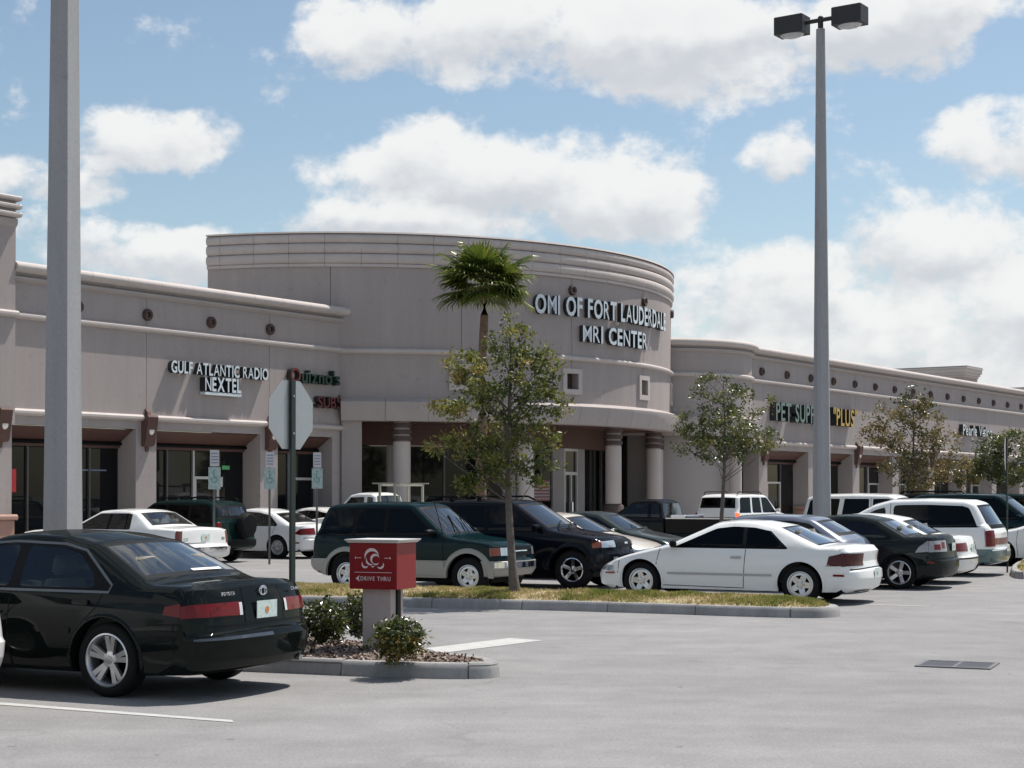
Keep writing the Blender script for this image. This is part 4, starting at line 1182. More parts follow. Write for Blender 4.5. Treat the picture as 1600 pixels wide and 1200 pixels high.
WHEELS = {}
def wheel_mesh(style, r, w, rr):
    key = (style, r, w, rr)
    if key in WHEELS: return WHEELS[key]
    h = w / 2
    T = MB()                                              # tyre about local z then turned to y
    T.lathe([(rr, -h * .80), (rr + .012, -h * .95), (rr + (r - rr) * .45, -h * 1.03), (r - .028, -h * .97), (r - .006, -h * .80), (r, -h * .5), (r, h * .5), (r - .006, h * .80), (r - .028, h * .97), (rr + (r - rr) * .45, h * 1.03), (rr + .012, h * .95), (rr, h * .80)], 40, cap=False)
    R = MB(); of = h * .86
    # rim lip and barrel
    R.lathe([(rr + .004, of + .006), (rr - .010, of + .010), (rr - .020, of - .002), (rr - .032, of - .05), (rr - .035, -h * .6)], 40, cap=False)
    R.lathe([(rr - .033, of - .13), (.001, of - .13)], 30, 1)     # dark brake disc
    def spoke(a, w0, w1, r0, r1, z0, z1, th=.03, mi=0):
        c, s_ = cos(a), sin(a)
        def pt(rad, off, z): return (rad * c - off * s_, rad * s_ + off * c, z)
        V = [pt(r0, -w0, z0), pt(r0, w0, z0), pt(r1, w1, z1), pt(r1, -w1, z1), pt(r0, -w0 * 1.15, z0 - th), pt(r0, w0 * 1.15, z0 - th), pt(r1, w1 * 1.15, z1 - th), pt(r1, -w1 * 1.15, z1 - th)]
        R.add(V, [(0, 1, 2, 3), (1, 5, 6, 2), (4, 0, 3, 7), (0, 4, 5, 1), (2, 6, 7, 3)], mi)
    hub = of - .035; e = rr - .024
    if style == 'split':                                  # five split spokes with slots
        for k in range(5):
            a = pi / 2 + 2 * pi * k / 5
            for d in (-1, 1): spoke(a + d * .17, .018, .024, .06, e, hub, of - .012)
            spoke(a, .034, .030, .05, e * .60, hub, hub + .005)
            R.lathe([(.0115, hub + .002), (.0115, hub + .006), (.001, hub + .006)], 8, 1, c=(.062 * cos(a + .63), .062 * sin(a + .63)))
        R.lathe([(.075, hub - .03), (.072, hub + .004), (.038, hub + .010), (.034, hub + .018), (.001, hub + .02)], 24)
    elif style == 'five':                                 # five wide spokes
        for k in range(5):
            a = pi / 2 + 2 * pi * k / 5; spoke(a, .030, .036, .04, e, hub, of - .012)
            R.lathe([(.010, hub + .002), (.010, hub + .006), (.001, hub + .006)], 8, 1, c=(.06 * cos(a + .63), .06 * sin(a + .63)))
        R.lathe([(.08, hub - .03), (.075, hub + .002), (.036, hub + .006), (.032, hub + .014), (.001, hub + .016)], 24)
    elif style == 'slot':                                 # disc with five openings
        for k in range(5):
            a = pi / 2 + 2 * pi * k / 5; spoke(a, .050, .040, .05, e, hub, of - .012)
            R.lathe([(.009, hub + .002), (.009, hub + .006), (.001, hub + .006)], 8, 1, c=(.058 * cos(a), .058 * sin(a)))
        R.lathe([(e + .006, of - .014), (e - .035, of - .010), (e - .04, of - .05)], 36, cap=False)
        R.lathe([(.095, hub - .03), (.09, hub + .002), (.04, hub + .006), (.036, hub + .014), (.001, hub + .016)], 24)
    elif style == 'steel':                                # steel wheel with round holes read as short bars
        for k in range(8):
            a = 2 * pi * k / 8; spoke(a, .030, .040, .05, e, hub, of - .02)
        R.lathe([(.11, hub - .03), (.10, hub + .006), (.04, hub + .016), (.001, hub + .02)], 24)
        R.lathe([(e + .008, of - .012), (e - .03, of - .016), (e - .04, of - .05)], 36, cap=False)
    else:                                                 # full wheel cover with fins
        for k in range(9): spoke(2 * pi * k / 9, .022, .042, .05, e, hub + .01, of - .006)
        R.lathe([(.07, hub - .02), (.065, hub + .014), (.001, hub + .022)], 24)
        R.lathe([(e + .008, of - .010), (e - .02, of - .008), (e - .03, of - .05)], 36, cap=False)
    turn = lambda V: [(x, -z, y) for (x, y, z) in V]       # +z face now looks to -y
    def me(nm, b, mats, sm):
        m = bpy.data.meshes.new(nm); m.from_pydata(turn(b.v), [], b.f)
        for q in mats: m.materials.append(q)
        if len(b.m) == len(b.f): m.polygons.foreach_set('material_index', b.m)
        m.shade_smooth(); m.set_sharp_from_angle(angle=radians(sm)); return m
    WHEELS[key] = (me('wheel', T, [M_TYRE], 45), R)
    return WHEELS[key]

_seat = {}
def seat_mesh(m, bench):
    k = (m.name, bench)
    if k in _seat: return _seat[k]
    w = .62 if bench else .25
    b = MB()
    b.prism([(.28, .0), (.28, .13), (.10, .17), (-.22, .12), (-.22, 0)], -w, w)
    b.prism([(-.16, .08), (-.27, .60), (-.34, .64), (-.40, .60), (-.30, .05)], -w * .94, w * .94)
    for c in ((-.36, .36) if bench else (0,)):
        b.prism([(-.27, .66), (-.30, .82), (-.34, .85), (-.39, .82), (-.38, .66)], c - .13, c + .13)
    o = fixn(b.build('seat', m, None)); me = o.data
    bm = bmesh.new(); bm.from_mesh(me); bmesh.ops.bevel(bm, geom=list(bm.edges), offset=.03, segments=2, affect='EDGES', clamp_overlap=True); bm.to_mesh(me); bm.free()
    me.shade_smooth(); bpy.data.objects.remove(o); _seat[k] = me
    return me

def car(sp, label, cat, loc, heading, group=None, name='parked_car'):
    """heading: direction the nose points, degrees from +X"""
    root = thing(name, label, cat, loc, radians(heading), group)
    sh = Shell(sp); n = len(sh.P)
    pm = sp['paint']; low = sp.get('low')
    T = sorted(set([-t for t in TROWS] + TROWS)); nt = len(T)
    bm = bmesh.new(); lay = bm.faces.layers.int.new('tag')
    rows = [[bm.verts.new(sh.Si(i, t)) for i in range(n)] for t in T]
    def seg_rng(x0, x1):        # outline indices of a glass run between two x on the upper outline
        return [i for i in range(sh.ntop) if x0 - 1e-4 <= sh.P[i][0] <= x1 + 1e-4 and sh.P[i][1] > sh.belt - .06]
    glass = {}
    for nm, key in (('windshield', 'ws'), ('rear_window', 'rw')):
        if sp.get(key): glass[nm] = seg_rng(*sorted(sp[key]))
    gl_faces = {k: [] for k in glass}
    for r in range(nt - 1):
        for i in range(n):
            j = (i + 1) % n
            f = bm.faces.new((rows[r][i], rows[r][j], rows[r + 1][j], rows[r + 1][i]))
            if i >= sh.ntop - 1 and i < n: f.material_index = 1
            tm = (T[r] + T[r + 1]) / 2
            for k, ids in glass.items():
                if i in ids and j in ids:
                    if abs(tm) < .835 and i != ids[0] and j != ids[-1]: gl_faces[k].append(f)
                    elif abs(tm) < .865: f.material_index = 1
    capl = bm.faces.new(rows[-1]); capr = bm.faces.new(list(reversed(rows[0])))
    capl[lay] = 1; capr[lay] = 2
    for c in (capl, capr): c.material_index = 0
    wins = [fillet([(p[0], p[1], sp.get('wr', .035)) for p in w], True, 2) for w in sp.get('wins', [])]
    dlo = [fillet([(p[0], p[1], .04) for p in w], True, 2) for w in sp.get('dlo', [])]
    zs = [.30 + .0013, .38 + .0011, .46 + .0007, .55 + .001, .66 + .0013, .76 + .0011]
    z = .84
    while z < sp['H'] - .06: zs.append(z + .0017); z += .065
    if low: zs.append(sp['lowz'])
    xs = []; x = -sp['L'] / 2 + .137
    while x < sp['L'] / 2: xs.append(x); x += .24
    for tg in (1, 2): cut_grid(bm, lay, dlo + wins, zs, xs, tg)
    for f in bm.faces:
        if f[lay]:
            sd = 1 if f[lay] == 1 else -1
            for v in f.verts: v.co.y = sd * sh.yw(v.co.x, v.co.z)
    if low:
        bmesh.ops.bisect_plane(bm, geom=[q for q in list(bm.faces) + list(bm.edges) + list(bm.verts)], plane_co=(0, 0, sp['lowz']), plane_no=(0, 0, 1), dist=1e-5)
        for f in bm.faces:
            if f.material_index == 0 and f.calc_center_median().z < sp['lowz']: f.material_index = 2
    bm.normal_update()
    def pull(faces, nm, m, lab=None):
        vi = {}; V = []; F = []
        for f in faces:
            q = []
            for v in f.verts:
                if v not in vi: vi[v] = len(V); V.append(tuple(v.co))
                q.append(vi[v])
            F.append(tuple(q))
        if not F: return
        o = obj(nm, V, F, m, root, 60); return o
    dead = set()
    for k, fs in gl_faces.items():
        fs = [f for f in fs if f.is_valid]
        pull(fs, k, sp.get('wsglass', G_CLEAR) if k == 'windshield' else sp.get('rwglass', sp.get('glass', G_MID))); dead.update(fs)
    for w, wi in zip(wins, range(99)):
        for sd in (1, 2):
            fs = []
            for f in bm.faces:
                if f[lay] == sd and f not in dead:
                    c = f.calc_center_median()
                    if inpoly((c.x, c.z), w): fs.append(f)
            gm = sp.get('glass', G_MID)
            if wi == 0 and sp.get('frontglass'): gm = sp['frontglass']
            pull(fs, 'side_window', gm); dead.update(fs)
    for f in bm.faces:
        if f[lay] and f not in dead:
            c = f.calc_center_median()
            if any(inpoly((c.x, c.z), d) for d in dlo): f.material_index = 1
    bmesh.ops.delete(bm, geom=[f for f in dead if f.is_valid], context='FACES')
    bmesh.ops.recalc_face_normals(bm, faces=bm.faces)
    me = bpy.data.meshes.new('body'); bm.to_mesh(me); bm.free()
    for m in (pm, M_BLACK, low or pm): me.materials.append(m)
    me.shade_smooth(); me.set_sharp_from_angle(angle=radians(38))
    body = share('body', me, root)
    # wheels
    rr = sp.get('rim', sp['r'] * .63); ww = sp.get('ww', .20)
    tme, R = wheel_mesh(sp.get('wheel', 'cover'), sp['r'], ww, rr)
    rm = sp.get('rimm', M_ALLOY); rk = 'rim_%s_%s_%.2f' % (sp.get('wheel', 'cover'), rm.name, sp['r'])
    rme = bpy.data.meshes.get(rk)
    for x in (sp['xf'], sp['xr']):
        for sd in (-1, 1):
            y = sd * (sh.hw * .985 - ww / 2 - sp.get('wi', .015))
            wo_ = share('wheel', tme, root, (x, y, sp['r']), (0, rng.uniform(0, 1.2) if x > 0 else sp.get('wrot', 0), 0 if sd < 0 else pi))
            if rme is None:
                rme = bpy.data.meshes.new(rk); rme.from_pydata([(a, -c, b) for (a, b, c) in R.v], [], R.f)
                rme.materials.append(rm); rme.materials.append(M_BLACK)
                if len(R.m) == len(R.f): rme.polygons.foreach_set('material_index', R.m)
                b2 = bmesh.new(); b2.from_mesh(rme); bmesh.ops.recalc_face_normals(b2, faces=b2.faces); b2.to_mesh(rme); b2.free()
                rme.shade_smooth(); rme.set_sharp_from_angle(angle=radians(35))
            share('rim', rme, wo_)
    MB().box((sp['xr'] - .08, -sh.hw * .7, .16), (sp['xr'] + .08, sh.hw * .7, .34)).box((sp['xr'] - .3, -.5, .22), (sp['xf'] + .3, .5, sp['sill'] + .10)).build('underbody', M_BLACK, root)
    # side details
    def both(nm, fn, m, smooth=None):
        for sd in (1, -1):
            V, F = fn(sd)
            if F: obj(nm, V, F, m, root, smooth)
    def many(lines, w, off):
        def f(sd):
            b = MB()
            for l in lines: b.add(*seam(sh, l, w, sd, off))
            return b.v, b.f
        return f
    for l_ in sp.get('seams', []): both('door_seam', many([l_], .011, .0016), M_BLACK)
    for (nm, poly, off, m) in sp.get('panels', []): both(nm, lambda sd: panel(sh, poly, off, sd, off + .004), m, 40)
    if sp.get('trimline'): both('window_trim', many(sp['trimline'], .022, .004), sp.get('trimm', M_CHROME))
    for (x, z) in sp.get('handles', []):
        both('door_handle', lambda sd: panel(sh, fillet([(x - .09, z - .022, .02), (x + .09, z - .022, .02), (x + .09, z + .022, .02), (x - .09, z + .022, .02)], True, 2), .016, sd, .02), sp.get('handm', pm))
    # arch lips
    ra = sp['ra']
    if sp.get('lip'):
        lw_, lo_, lm_ = sp['lip']
        def lipf(xc):
            def f(sd):
                V = []; F = []; nn = 20
                a0 = math.asin(max(-1, min(1, (sp['sill'] + .02 - sp['r']) / (ra + lw_)))); 
                for k in range(nn + 1):
                    a = a0 + (pi - 2 * a0) * k / nn
                    for (rad, o) in ((ra - .002, -.03), (ra - .002, lo_), (ra + lw_ * .5, lo_), (ra + lw_, .0008)):
                        V.append(sh.side(xc + rad * cos(a), sp['r'] + rad * sin(a), sd, o))
                for k in range(nn):
                    for e in range(3): F.append((k * 4 + e, k * 4 + e + 1, (k + 1) * 4 + e + 1, (k + 1) * 4 + e))
                return V, F
            return f
        for xc in (sp['xf'], sp['xr']): both('wheel_arch', lipf(xc), lm_, 50)
    # mirrors
    if sp.get('mirror'):
        mx_, mz = sp['mirror']
        for sd in (1, -1):
            yb = sh.yw(mx_, mz)
            b = MB(); V = []
            for (yy, k) in ((0, .55), (.05, .8), (.09, 1), (.17, 1), (.205, .75)):
                V += [(mx_ + px * k - yy * .25, sd * (yb - .015 + yy), mz + .03 + pz * k) for (px, pz) in ((-.06, -.055), (-.07, 0), (-.06, .055), (.0, .065), (.045, .035), (.05, -.02), (.02, -.06))]
            F = []
            for q in range(4):
                for e in range(7): F.append((q * 7 + e, q * 7 + (e + 1) % 7, (q + 1) * 7 + (e + 1) % 7, (q + 1) * 7 + e))
            F += [tuple(range(7)), tuple(range(34, 27, -1))]
            fixn(obj('wing_mirror', V, F, sp.get('mirm', pm), root, 50))
    # lights, plates and bars on the ends
    for d in sp.get('ends', []):
        nm, front, z0, z1_, t0, t1, m = d[:7]; off = d[7] if len(d) > 7 else .004; wrap = d[8] if len(d) > 8 else None
        sides = ((1, -1) if t0 > 0 or d[3] is None else (1,))
        for sd in ((1, -1) if t0 > .001 else (1,)):
            V, F = endpatch(sh, front, z0, z1_, sd * t0, sd * t1, off, nt=(8 if t1 - t0 > .5 else 5), nz=3)
            b = MB().add(V, F)
            if wrap: b.add(*panel(sh, wrapfit(sh, front, wrap), off, sd, off + .004))
            if False: b.add(*panel(sh, fillet([(p[0], p[1], .02) for p in wrap], True, 2), off, sd, off + .004))
            fixn(b.build(nm, m, root, 50))
    # rear plate
    if sp.get('plate'):
        zc, px = sp['plate']
        pl = MB().box((-.006, -.15, -.075), (.0, .15, .075)).build('number_plate', M_PLATE, root); pl.location = (px, 0, zc)
        o = MB().lathe([(.03, 0), (.03, .002), (.001, .002)], 10).build('plate_mark', M_PLATEO, pl); o.rotation_euler = (0, -pi / 2, 0); o.location = (-.0075, .0, -.005)
    # cabin
    zfl = sp.get('floor', .36); bl = sh.belt - .06; x0, x1 = sp['cab']
    ti = MB()
    ti.box((x0, -sh.hw * .86, zfl - .02), (x1, sh.hw * .86, zfl))
    for sd in (1, -1): ti.box((x0, sd * sh.hw * .84 - .01, zfl), (x1, sd * sh.hw * .84 + .01, bl))
    ti.box((x0 - .02, -sh.hw * .84, zfl), (x0, sh.hw * .84, bl)).box((x1, -sh.hw * .84, zfl), (x1 + .02, sh.hw * .84, bl))
    ti.build('cabin', M_CABIN, root)
    sm_ = sp.get('seatm', M_SEAT)
    sx = sp.get('seats', (.05, -.85)); sz = sp.get('seatz', zfl)
    if sx:
        for y in (-.37, .37): share('seat', seat_mesh(sm_, False), root, (sx[0], y, sz))
        for q in sx[1:]: share('seat', seat_mesh(sm_, True), root, (q, 0, sz))
        da = MB().prism([(sx[0] + .62, bl - .14), (sx[0] + .70, bl + .02), (x1 + .02, bl + .03), (x1 + .02, bl - .25), (sx[0] + .75, bl - .25)], -sh.hw * .80, sh.hw * .80)
        da.build('dashboard', M_CABIN, root)
        st = MB(); nn = 18
        c = Vector((sx[0] + .52, .37, bl + .02))
        st.tube([c + Vector((-.10 * sin(2 * pi * k / nn), .18 * cos(2 * pi * k / nn), .155 * sin(2 * pi * k / nn))) for k in range(nn + 1)], .014, 6, False)
        st.build('steering_wheel', M_BLACK, root, 50)
    return root, sh

def sp(**k): return k
P_CAMRY = paint('dark_green_black', (.0055, .0075, .007), .0, .3)
P_WHITE = paint('white', (.78, .78, .77)); P_WHITE2 = paint('warm_white', (.74, .73, .70))
P_SILVER = paint('silver', (.46, .47, .48), .7, .32)
P_TEAL = paint('teal', (.003, .014, .017), .0, .3)
P_NAVY = paint('black_navy', (.005, .006, .010), .0, .3)
P_GREEN = paint('dark_green', (.005, .016, .015), .0, .3)
P_GREYG = paint('grey_green', (.028, .038, .036), .4, .3)
P_TAN = paint('tan', (.58, .52, .44), .2)
P_BLACK = paint('black', (.006, .006, .007))
P_LEXUS = paint('charcoal', (.014, .018, .018), .1, .3)
P_BEIGE = mat('cladding_silver', (.33, .315, .285), .5, .2)
P_TEALLOW = paint('teal_grey', (.105, .165, .17), .4, .35)
P_TOWN = paint('town_white', (.80, .80, .78))

CAMRY = sp(L=4.76, W=1.78, H=1.42, belt=.93, r=.322, ra=.375, xf=1.42, xr=-1.25, sill=.20, paint=P_CAMRY, roofw=.70, wheel='split', rim=.228,
    top=[(-2.16, .22), (-2.30, .255, .05), (-2.37, .34, .06), (-2.385, .52, .03), (-2.36, .575, .02), (-2.315, .60, .02), (-2.285, .80, .05), (-2.235, .955, .03), (-2.17, 1.0, .03), (-1.95, 1.0, .2), (-1.70, 1.005, .15), (-1.00, 1.345, .25), (-.62, 1.405, .4), (-.1, 1.42, .6), (.28, 1.395, .25), (1.08, 1.0, .12), (1.35, .93, .3), (1.95, .82, .4), (2.25, .70, .12), (2.34, .58, .06), (2.375, .40, .08), (2.32, .24, .06), (2.1, .19)],
    ws=(.33, 1.05), rw=(-1.66, -1.02), cab=(-1.45, 1.0), seats=(-.02, -.92), seatm=M_SEATL, glass=G_CLEAR, rwglass=glass_mat('glass_rear', (.34, .40, .39), 1.25), wr=.05,
    dlo=[[(.92, .915), (.34, 1.285), (-.05, 1.312), (-.62, 1.295), (-.86, 1.245), (-1.26, .965), (-1.25, .915)]],
    wins=[[(.80, .935), (.30, 1.265), (-.03, 1.292), (-.10, 1.29), (-.13, .935)], [(-.25, .935), (-.21, 1.290), (-.60, 1.272), (-.82, 1.222), (-1.02, 1.07), (-1.12, .935)]],
    trimline=[[(.96, .905), (.34, 1.298), (-.05, 1.325), (-.62, 1.308), (-.88, 1.255), (-1.285, .965), (-1.265, .905), (.9, .905)]], trimm=mat('trim_grey', (.13, .14, .145), .3, .5),
    seams=[[(.98, .90), (1.02, .60), (.98, .26)], [(-.17, .90), (-.15, .55), (-.19, .24)], [(-1.22, .91), (-1.13, .76), (-1.02, .66)], [(-1.97, .66), (-1.97, .40)], [(-2.05, .65), (-1.72, .645)]],
    panels=[('side_moulding', [(-.87, .545), (1.05, .545), (1.05, .585), (-.87, .590)], .012, P_CAMRY), ('side_moulding', [(-2.10, .555), (-1.66, .548), (-1.66, .590), (-2.08, .595)], .012, P_CAMRY)],
    handles=[(.0, .80), (-.98, .815)], mirror=(.78, .95), lip=(.028, .012, P_CAMRY),
    ends=[('tail_light', False, .712, .828, .42, 1.0, M_TAIL, .006, [(-2.12, .712), (-1.86, .732), (-1.88, .80), (-2.09, .828)]), ('reverse_light', False, .712, .82, .375, .42, mat('rev_lens', (.62, .60, .60), .15, coat=.6), .006),
        ('indicator', False, .718, .755, .55, .80, M_TAIL, .009), ('trunk_seam', False, .625, .640, 0, .86, M_BLACK, .003), ('trunk_seam', False, .64, .95, .335, .343, M_BLACK, .003), ('bumper_strip', False, .520, .548, 0, .97, mat('bumper_sheen', (.045, .05, .06), .12, .3, coat=1), .008), ('plate_recess', False, .655, .85, 0, .335, P_CAMRY, .003),
        ('trunk_seam', False, .628, .643, -.86, .0, M_BLACK, .0032)],
    plate=(.745, -2.312), wrot=.1)

GRANDAM = sp(L=4.74, W=1.79, H=1.355, belt=.90, r=.318, ra=.375, xf=1.36, xr=-1.36, sill=.19, paint=P_WHITE, roofw=.68, wheel='slot', rim=.21, tf=.10, pf=.55,
    top=[(-2.20, .20), (-2.32, .26, .05), (-2.375, .42, .08), (-2.36, .56, .04), (-2.30, .60, .02), (-2.28, .70, .03), (-2.30, .86, .04), (-2.24, .955, .03), (-2.05, .97, .1), (-1.72, .965, .1), (-1.00, 1.275, .3), (-.60, 1.34, .4), (-.15, 1.355, .6), (.20, 1.325, .3), (1.05, .93, .15), (1.40, .84, .4), (1.95, .70, .4), (2.22, .58, .1), (2.32, .50, .05), (2.37, .40, .06), (2.34, .24, .06), (2.12, .18)],
    ws=(.25, 1.0), rw=(-1.70, -1.03), cab=(-1.3, 1.0), seats=(-.1, -.85), glass=G_DARK, rwglass=glass_mat('glass_rear_blue', (.20, .25, .28), 1.5), wsglass=G_MID, wr=.05,
    dlo=[[(.98, .885), (.30, 1.225), (-.1, 1.255), (-.55, 1.245), (-.80, 1.20), (-1.16, .90), (-1.12, .885)]],
    wins=[[(.88, .90), (.28, 1.21), (-.1, 1.238), (-.36, 1.24), (-.40, .90)], [(-.46, .90), (-.42, 1.24), (-.55, 1.232), (-.78, 1.185), (-1.10, .91)]],
    seams=[[(1.02, .88), (1.08, .62), (1.0, .26), (-.42, .24), (-.46, .88)], [(-1.98, .63), (-1.78, .63)], [(1.75, .66), (1.78, .44)]],
    panels=[('side_moulding', [(-.90, .44), (.88, .44), (.88, .478), (-.90, .478)], .012, mat('moulding_grey', (.40, .40, .41), .5)), ('side_marker', [(-2.08, .46), (-1.90, .46), (-1.90, .495), (-2.07, .495)], .006, M_TAIL), ('side_marker', [(1.84, .43), (2.02, .43), (2.0, .46), (1.84, .46)], .006, M_AMBER)],
    handles=[(-.30, .74)], handm=mat('moulding_grey'), mirror=(.80, .92), mirm=M_BLACK, lip=(.03, .014, P_WHITE),
    ends=[('tail_light', False, .635, .83, .52, 1.0, mat('tail_dark', (.07, .006, .006), .15, spec=.3, coat=.15), .006, [(-2.10, .625), (-1.80, .645), (-1.83, .78), (-1.92, .83), (-2.08, .845)]), ('bumper_seam', False, .585, .600, 0, .93, M_BLACK, .003), ('bumper_seam', False, .587, .602, -.93, 0, M_BLACK, .0032), ('exhaust_shadow', False, .215, .235, 0, .8, M_BLACK, .003),
        ('headlight', True, .50, .60, .55, .97, M_HEAD, .005)],
    plate=(.50, -2.372), wrot=.4)

LEXUS = sp(L=4.40, W=1.72, H=1.41, belt=.93, r=.316, ra=.365, xf=1.36, xr=-1.31, sill=.19, paint=P_LEXUS, roofw=.70, wheel='five', rim=.222, rimm=M_ALLOY,
    top=[(-2.02, .21), (-2.14, .26, .05), (-2.20, .42, .06), (-2.20, .56, .03), (-2.16, .60, .02), (-2.13, .80, .04), (-2.09, 1.0, .03), (-2.02, 1.035, .03), (-1.70, 1.03, .1), (-1.52, 1.02, .1), (-.92, 1.33, .3), (-.5, 1.40, .4), (-.1, 1.41, .5), (.25, 1.38, .25), (.98, .98, .12), (1.25, .92, .3), (1.8, .82, .4), (2.08, .70, .1), (2.17, .56, .06), (2.20, .40, .06), (2.14, .22, .06), (1.95, .18)],
    ws=(.30, .94), rw=(-1.50, -.95), cab=(-1.3, .95), seats=(-.1, -.88), glass=G_MID, rwglass=MATS['glass_rear_blue'], wr=.05,
    dlo=[[(.86, .915), (.28, 1.27), (-.1, 1.30), (-.55, 1.28), (-.78, 1.23), (-1.16, .99), (-1.10, .93)]],
    wins=[[(.76, .93), (.26, 1.255), (-.1, 1.285), (-.16, 1.284), (-.19, .93)], [(-.27, .93), (-.24, 1.282), (-.54, 1.265), (-.76, 1.215), (-1.06, 1.0), (-1.02, .945)]],
    seams=[[(.92, .90), (.95, .6), (.92, .26)], [(-.22, .9), (-.20, .55), (-.24, .24)], [(-1.10, .92), (-1.02, .72)]],
    handles=[(-.05, .80), (-.92, .82)], mirror=(.70, .95), lip=(.02, .008, P_LEXUS),
    ends=[('tail_light', False, .72, .93, .50, 1.0, mat('clear_tail', (.34, .31, .31), .12, .3, coat=.5), .006, [(-1.97, .72), (-1.62, .70), (-1.68, .80), (-1.93, .93)]), ('tail_lamp_red', False, .78, .90, .60, .74, M_TAIL, .011), ('tail_lamp_red', False, .76, .86, .80, .95, M_TAIL, .011), ('bumper_seam', False, .59, .605, 0, .9, M_BLACK, .003), ('bumper_seam', False, .592, .607, -.9, 0, M_BLACK, .0032)],
    panels=[('side_marker', [(-1.98, .50), (-1.84, .50), (-1.84, .54), (-1.98, .54)], .006, M_TAIL)], plate=(.80, -2.155), wrot=.3)

def sedan(pt, **kw):
    """plain four-door sedan used for the partly hidden cars"""
    d = sp(L=4.75, W=1.78, H=1.41, belt=.92, r=.315, ra=.365, xf=1.42, xr=-1.27, sill=.20, paint=pt, roofw=.70, wheel='cover', rim=.20, rimm=M_HUBCAP,
        top=[(-2.16, .22), (-2.30, .27, .05), (-2.36, .40, .06), (-2.375, .54, .03), (-2.33, .59, .02), (-2.29, .78, .05), (-2.23, .95, .04), (-2.10, .975, .05), (-1.72, .98, .12), (-1.02, 1.32, .25), (-.60, 1.39, .4), (-.1, 1.41, .5), (.30, 1.37, .25), (1.10, .96, .12), (1.40, .90, .3), (1.95, .79, .4), (2.25, .68, .12), (2.33, .55, .06), (2.37, .40, .08), (2.30, .23, .06), (2.1, .19)],
        ws=(.35, 1.06), rw=(-1.69, -1.05), cab=(-1.45, 1.05), seats=(-.02, -.92), glass=G_MID, rwglass=G_CLEAR, wr=.05,
        dlo=[[(.98, .905), (.36, 1.27), (-.05, 1.30), (-.62, 1.285), (-.88, 1.235), (-1.26, .95), (-1.22, .905)]],
        wins=[[(.84, .92), (.32, 1.255), (-.05, 1.285), (-.12, 1.283), (-.15, .92)], [(-.22, .92), (-.19, 1.283), (-.61, 1.268), (-.85, 1.22), (-1.18, .95), (-1.16, .92)]],
        seams=[[(1.0, .9), (1.04, .6), (1.0, .25)], [(-.18, .9), (-.16, .55), (-.2, .24)], [(-1.2, .9), (-1.12, .70)]],
        panels=[('side_moulding', [(-.87, .50), (1.02, .50), (1.02, .54), (-.87, .54)], .010, pt)],
        handles=[(-.02, .79), (-1.0, .80)], mirror=(.80, .94), lip=(.022, .010, pt),
        ends=[('tail_light', False, .66, .83, .45, 1.0, M_TAIL, .006, [(-2.10, .66), (-1.88, .69), (-1.90, .79), (-2.07, .83)]), ('bumper_strip', False, .50, .53, 0, .95, M_BLACK, .006), ('bumper_strip', False, .502, .532, -.95, 0, M_BLACK, .0062),
              ('headlight', True, .56, .68, .45, .95, M_HEAD, .006), ('grille', True, .54, .66, 0, .30, M_BLACK, .005), ('grille', True, .542, .662, -.30, 0, M_BLACK, .0052)],
        plate=(.72, -2.318))
    d.update(kw); return d
ACCORD = sedan(P_WHITE, rimm=M_HUBCAP, ends=[('tail_light', False, .68, .86, .55, 1.0, M_TAIL, .006, [(-2.10, .67), (-1.84, .70), (-1.90, .83), (-2.07, .87)]), ('bumper_strip', False, .575, .60, 0, .97, M_WHITE, .012), ('bumper_seam', False, .50, .51, -.95, 0, M_BLACK, .003)],
    panels=[('side_marker', [(-2.02, .43), (-1.84, .43), (-1.84, .47), (-2.01, .47)], .006, M_TAIL)], glass=G_CLEAR)

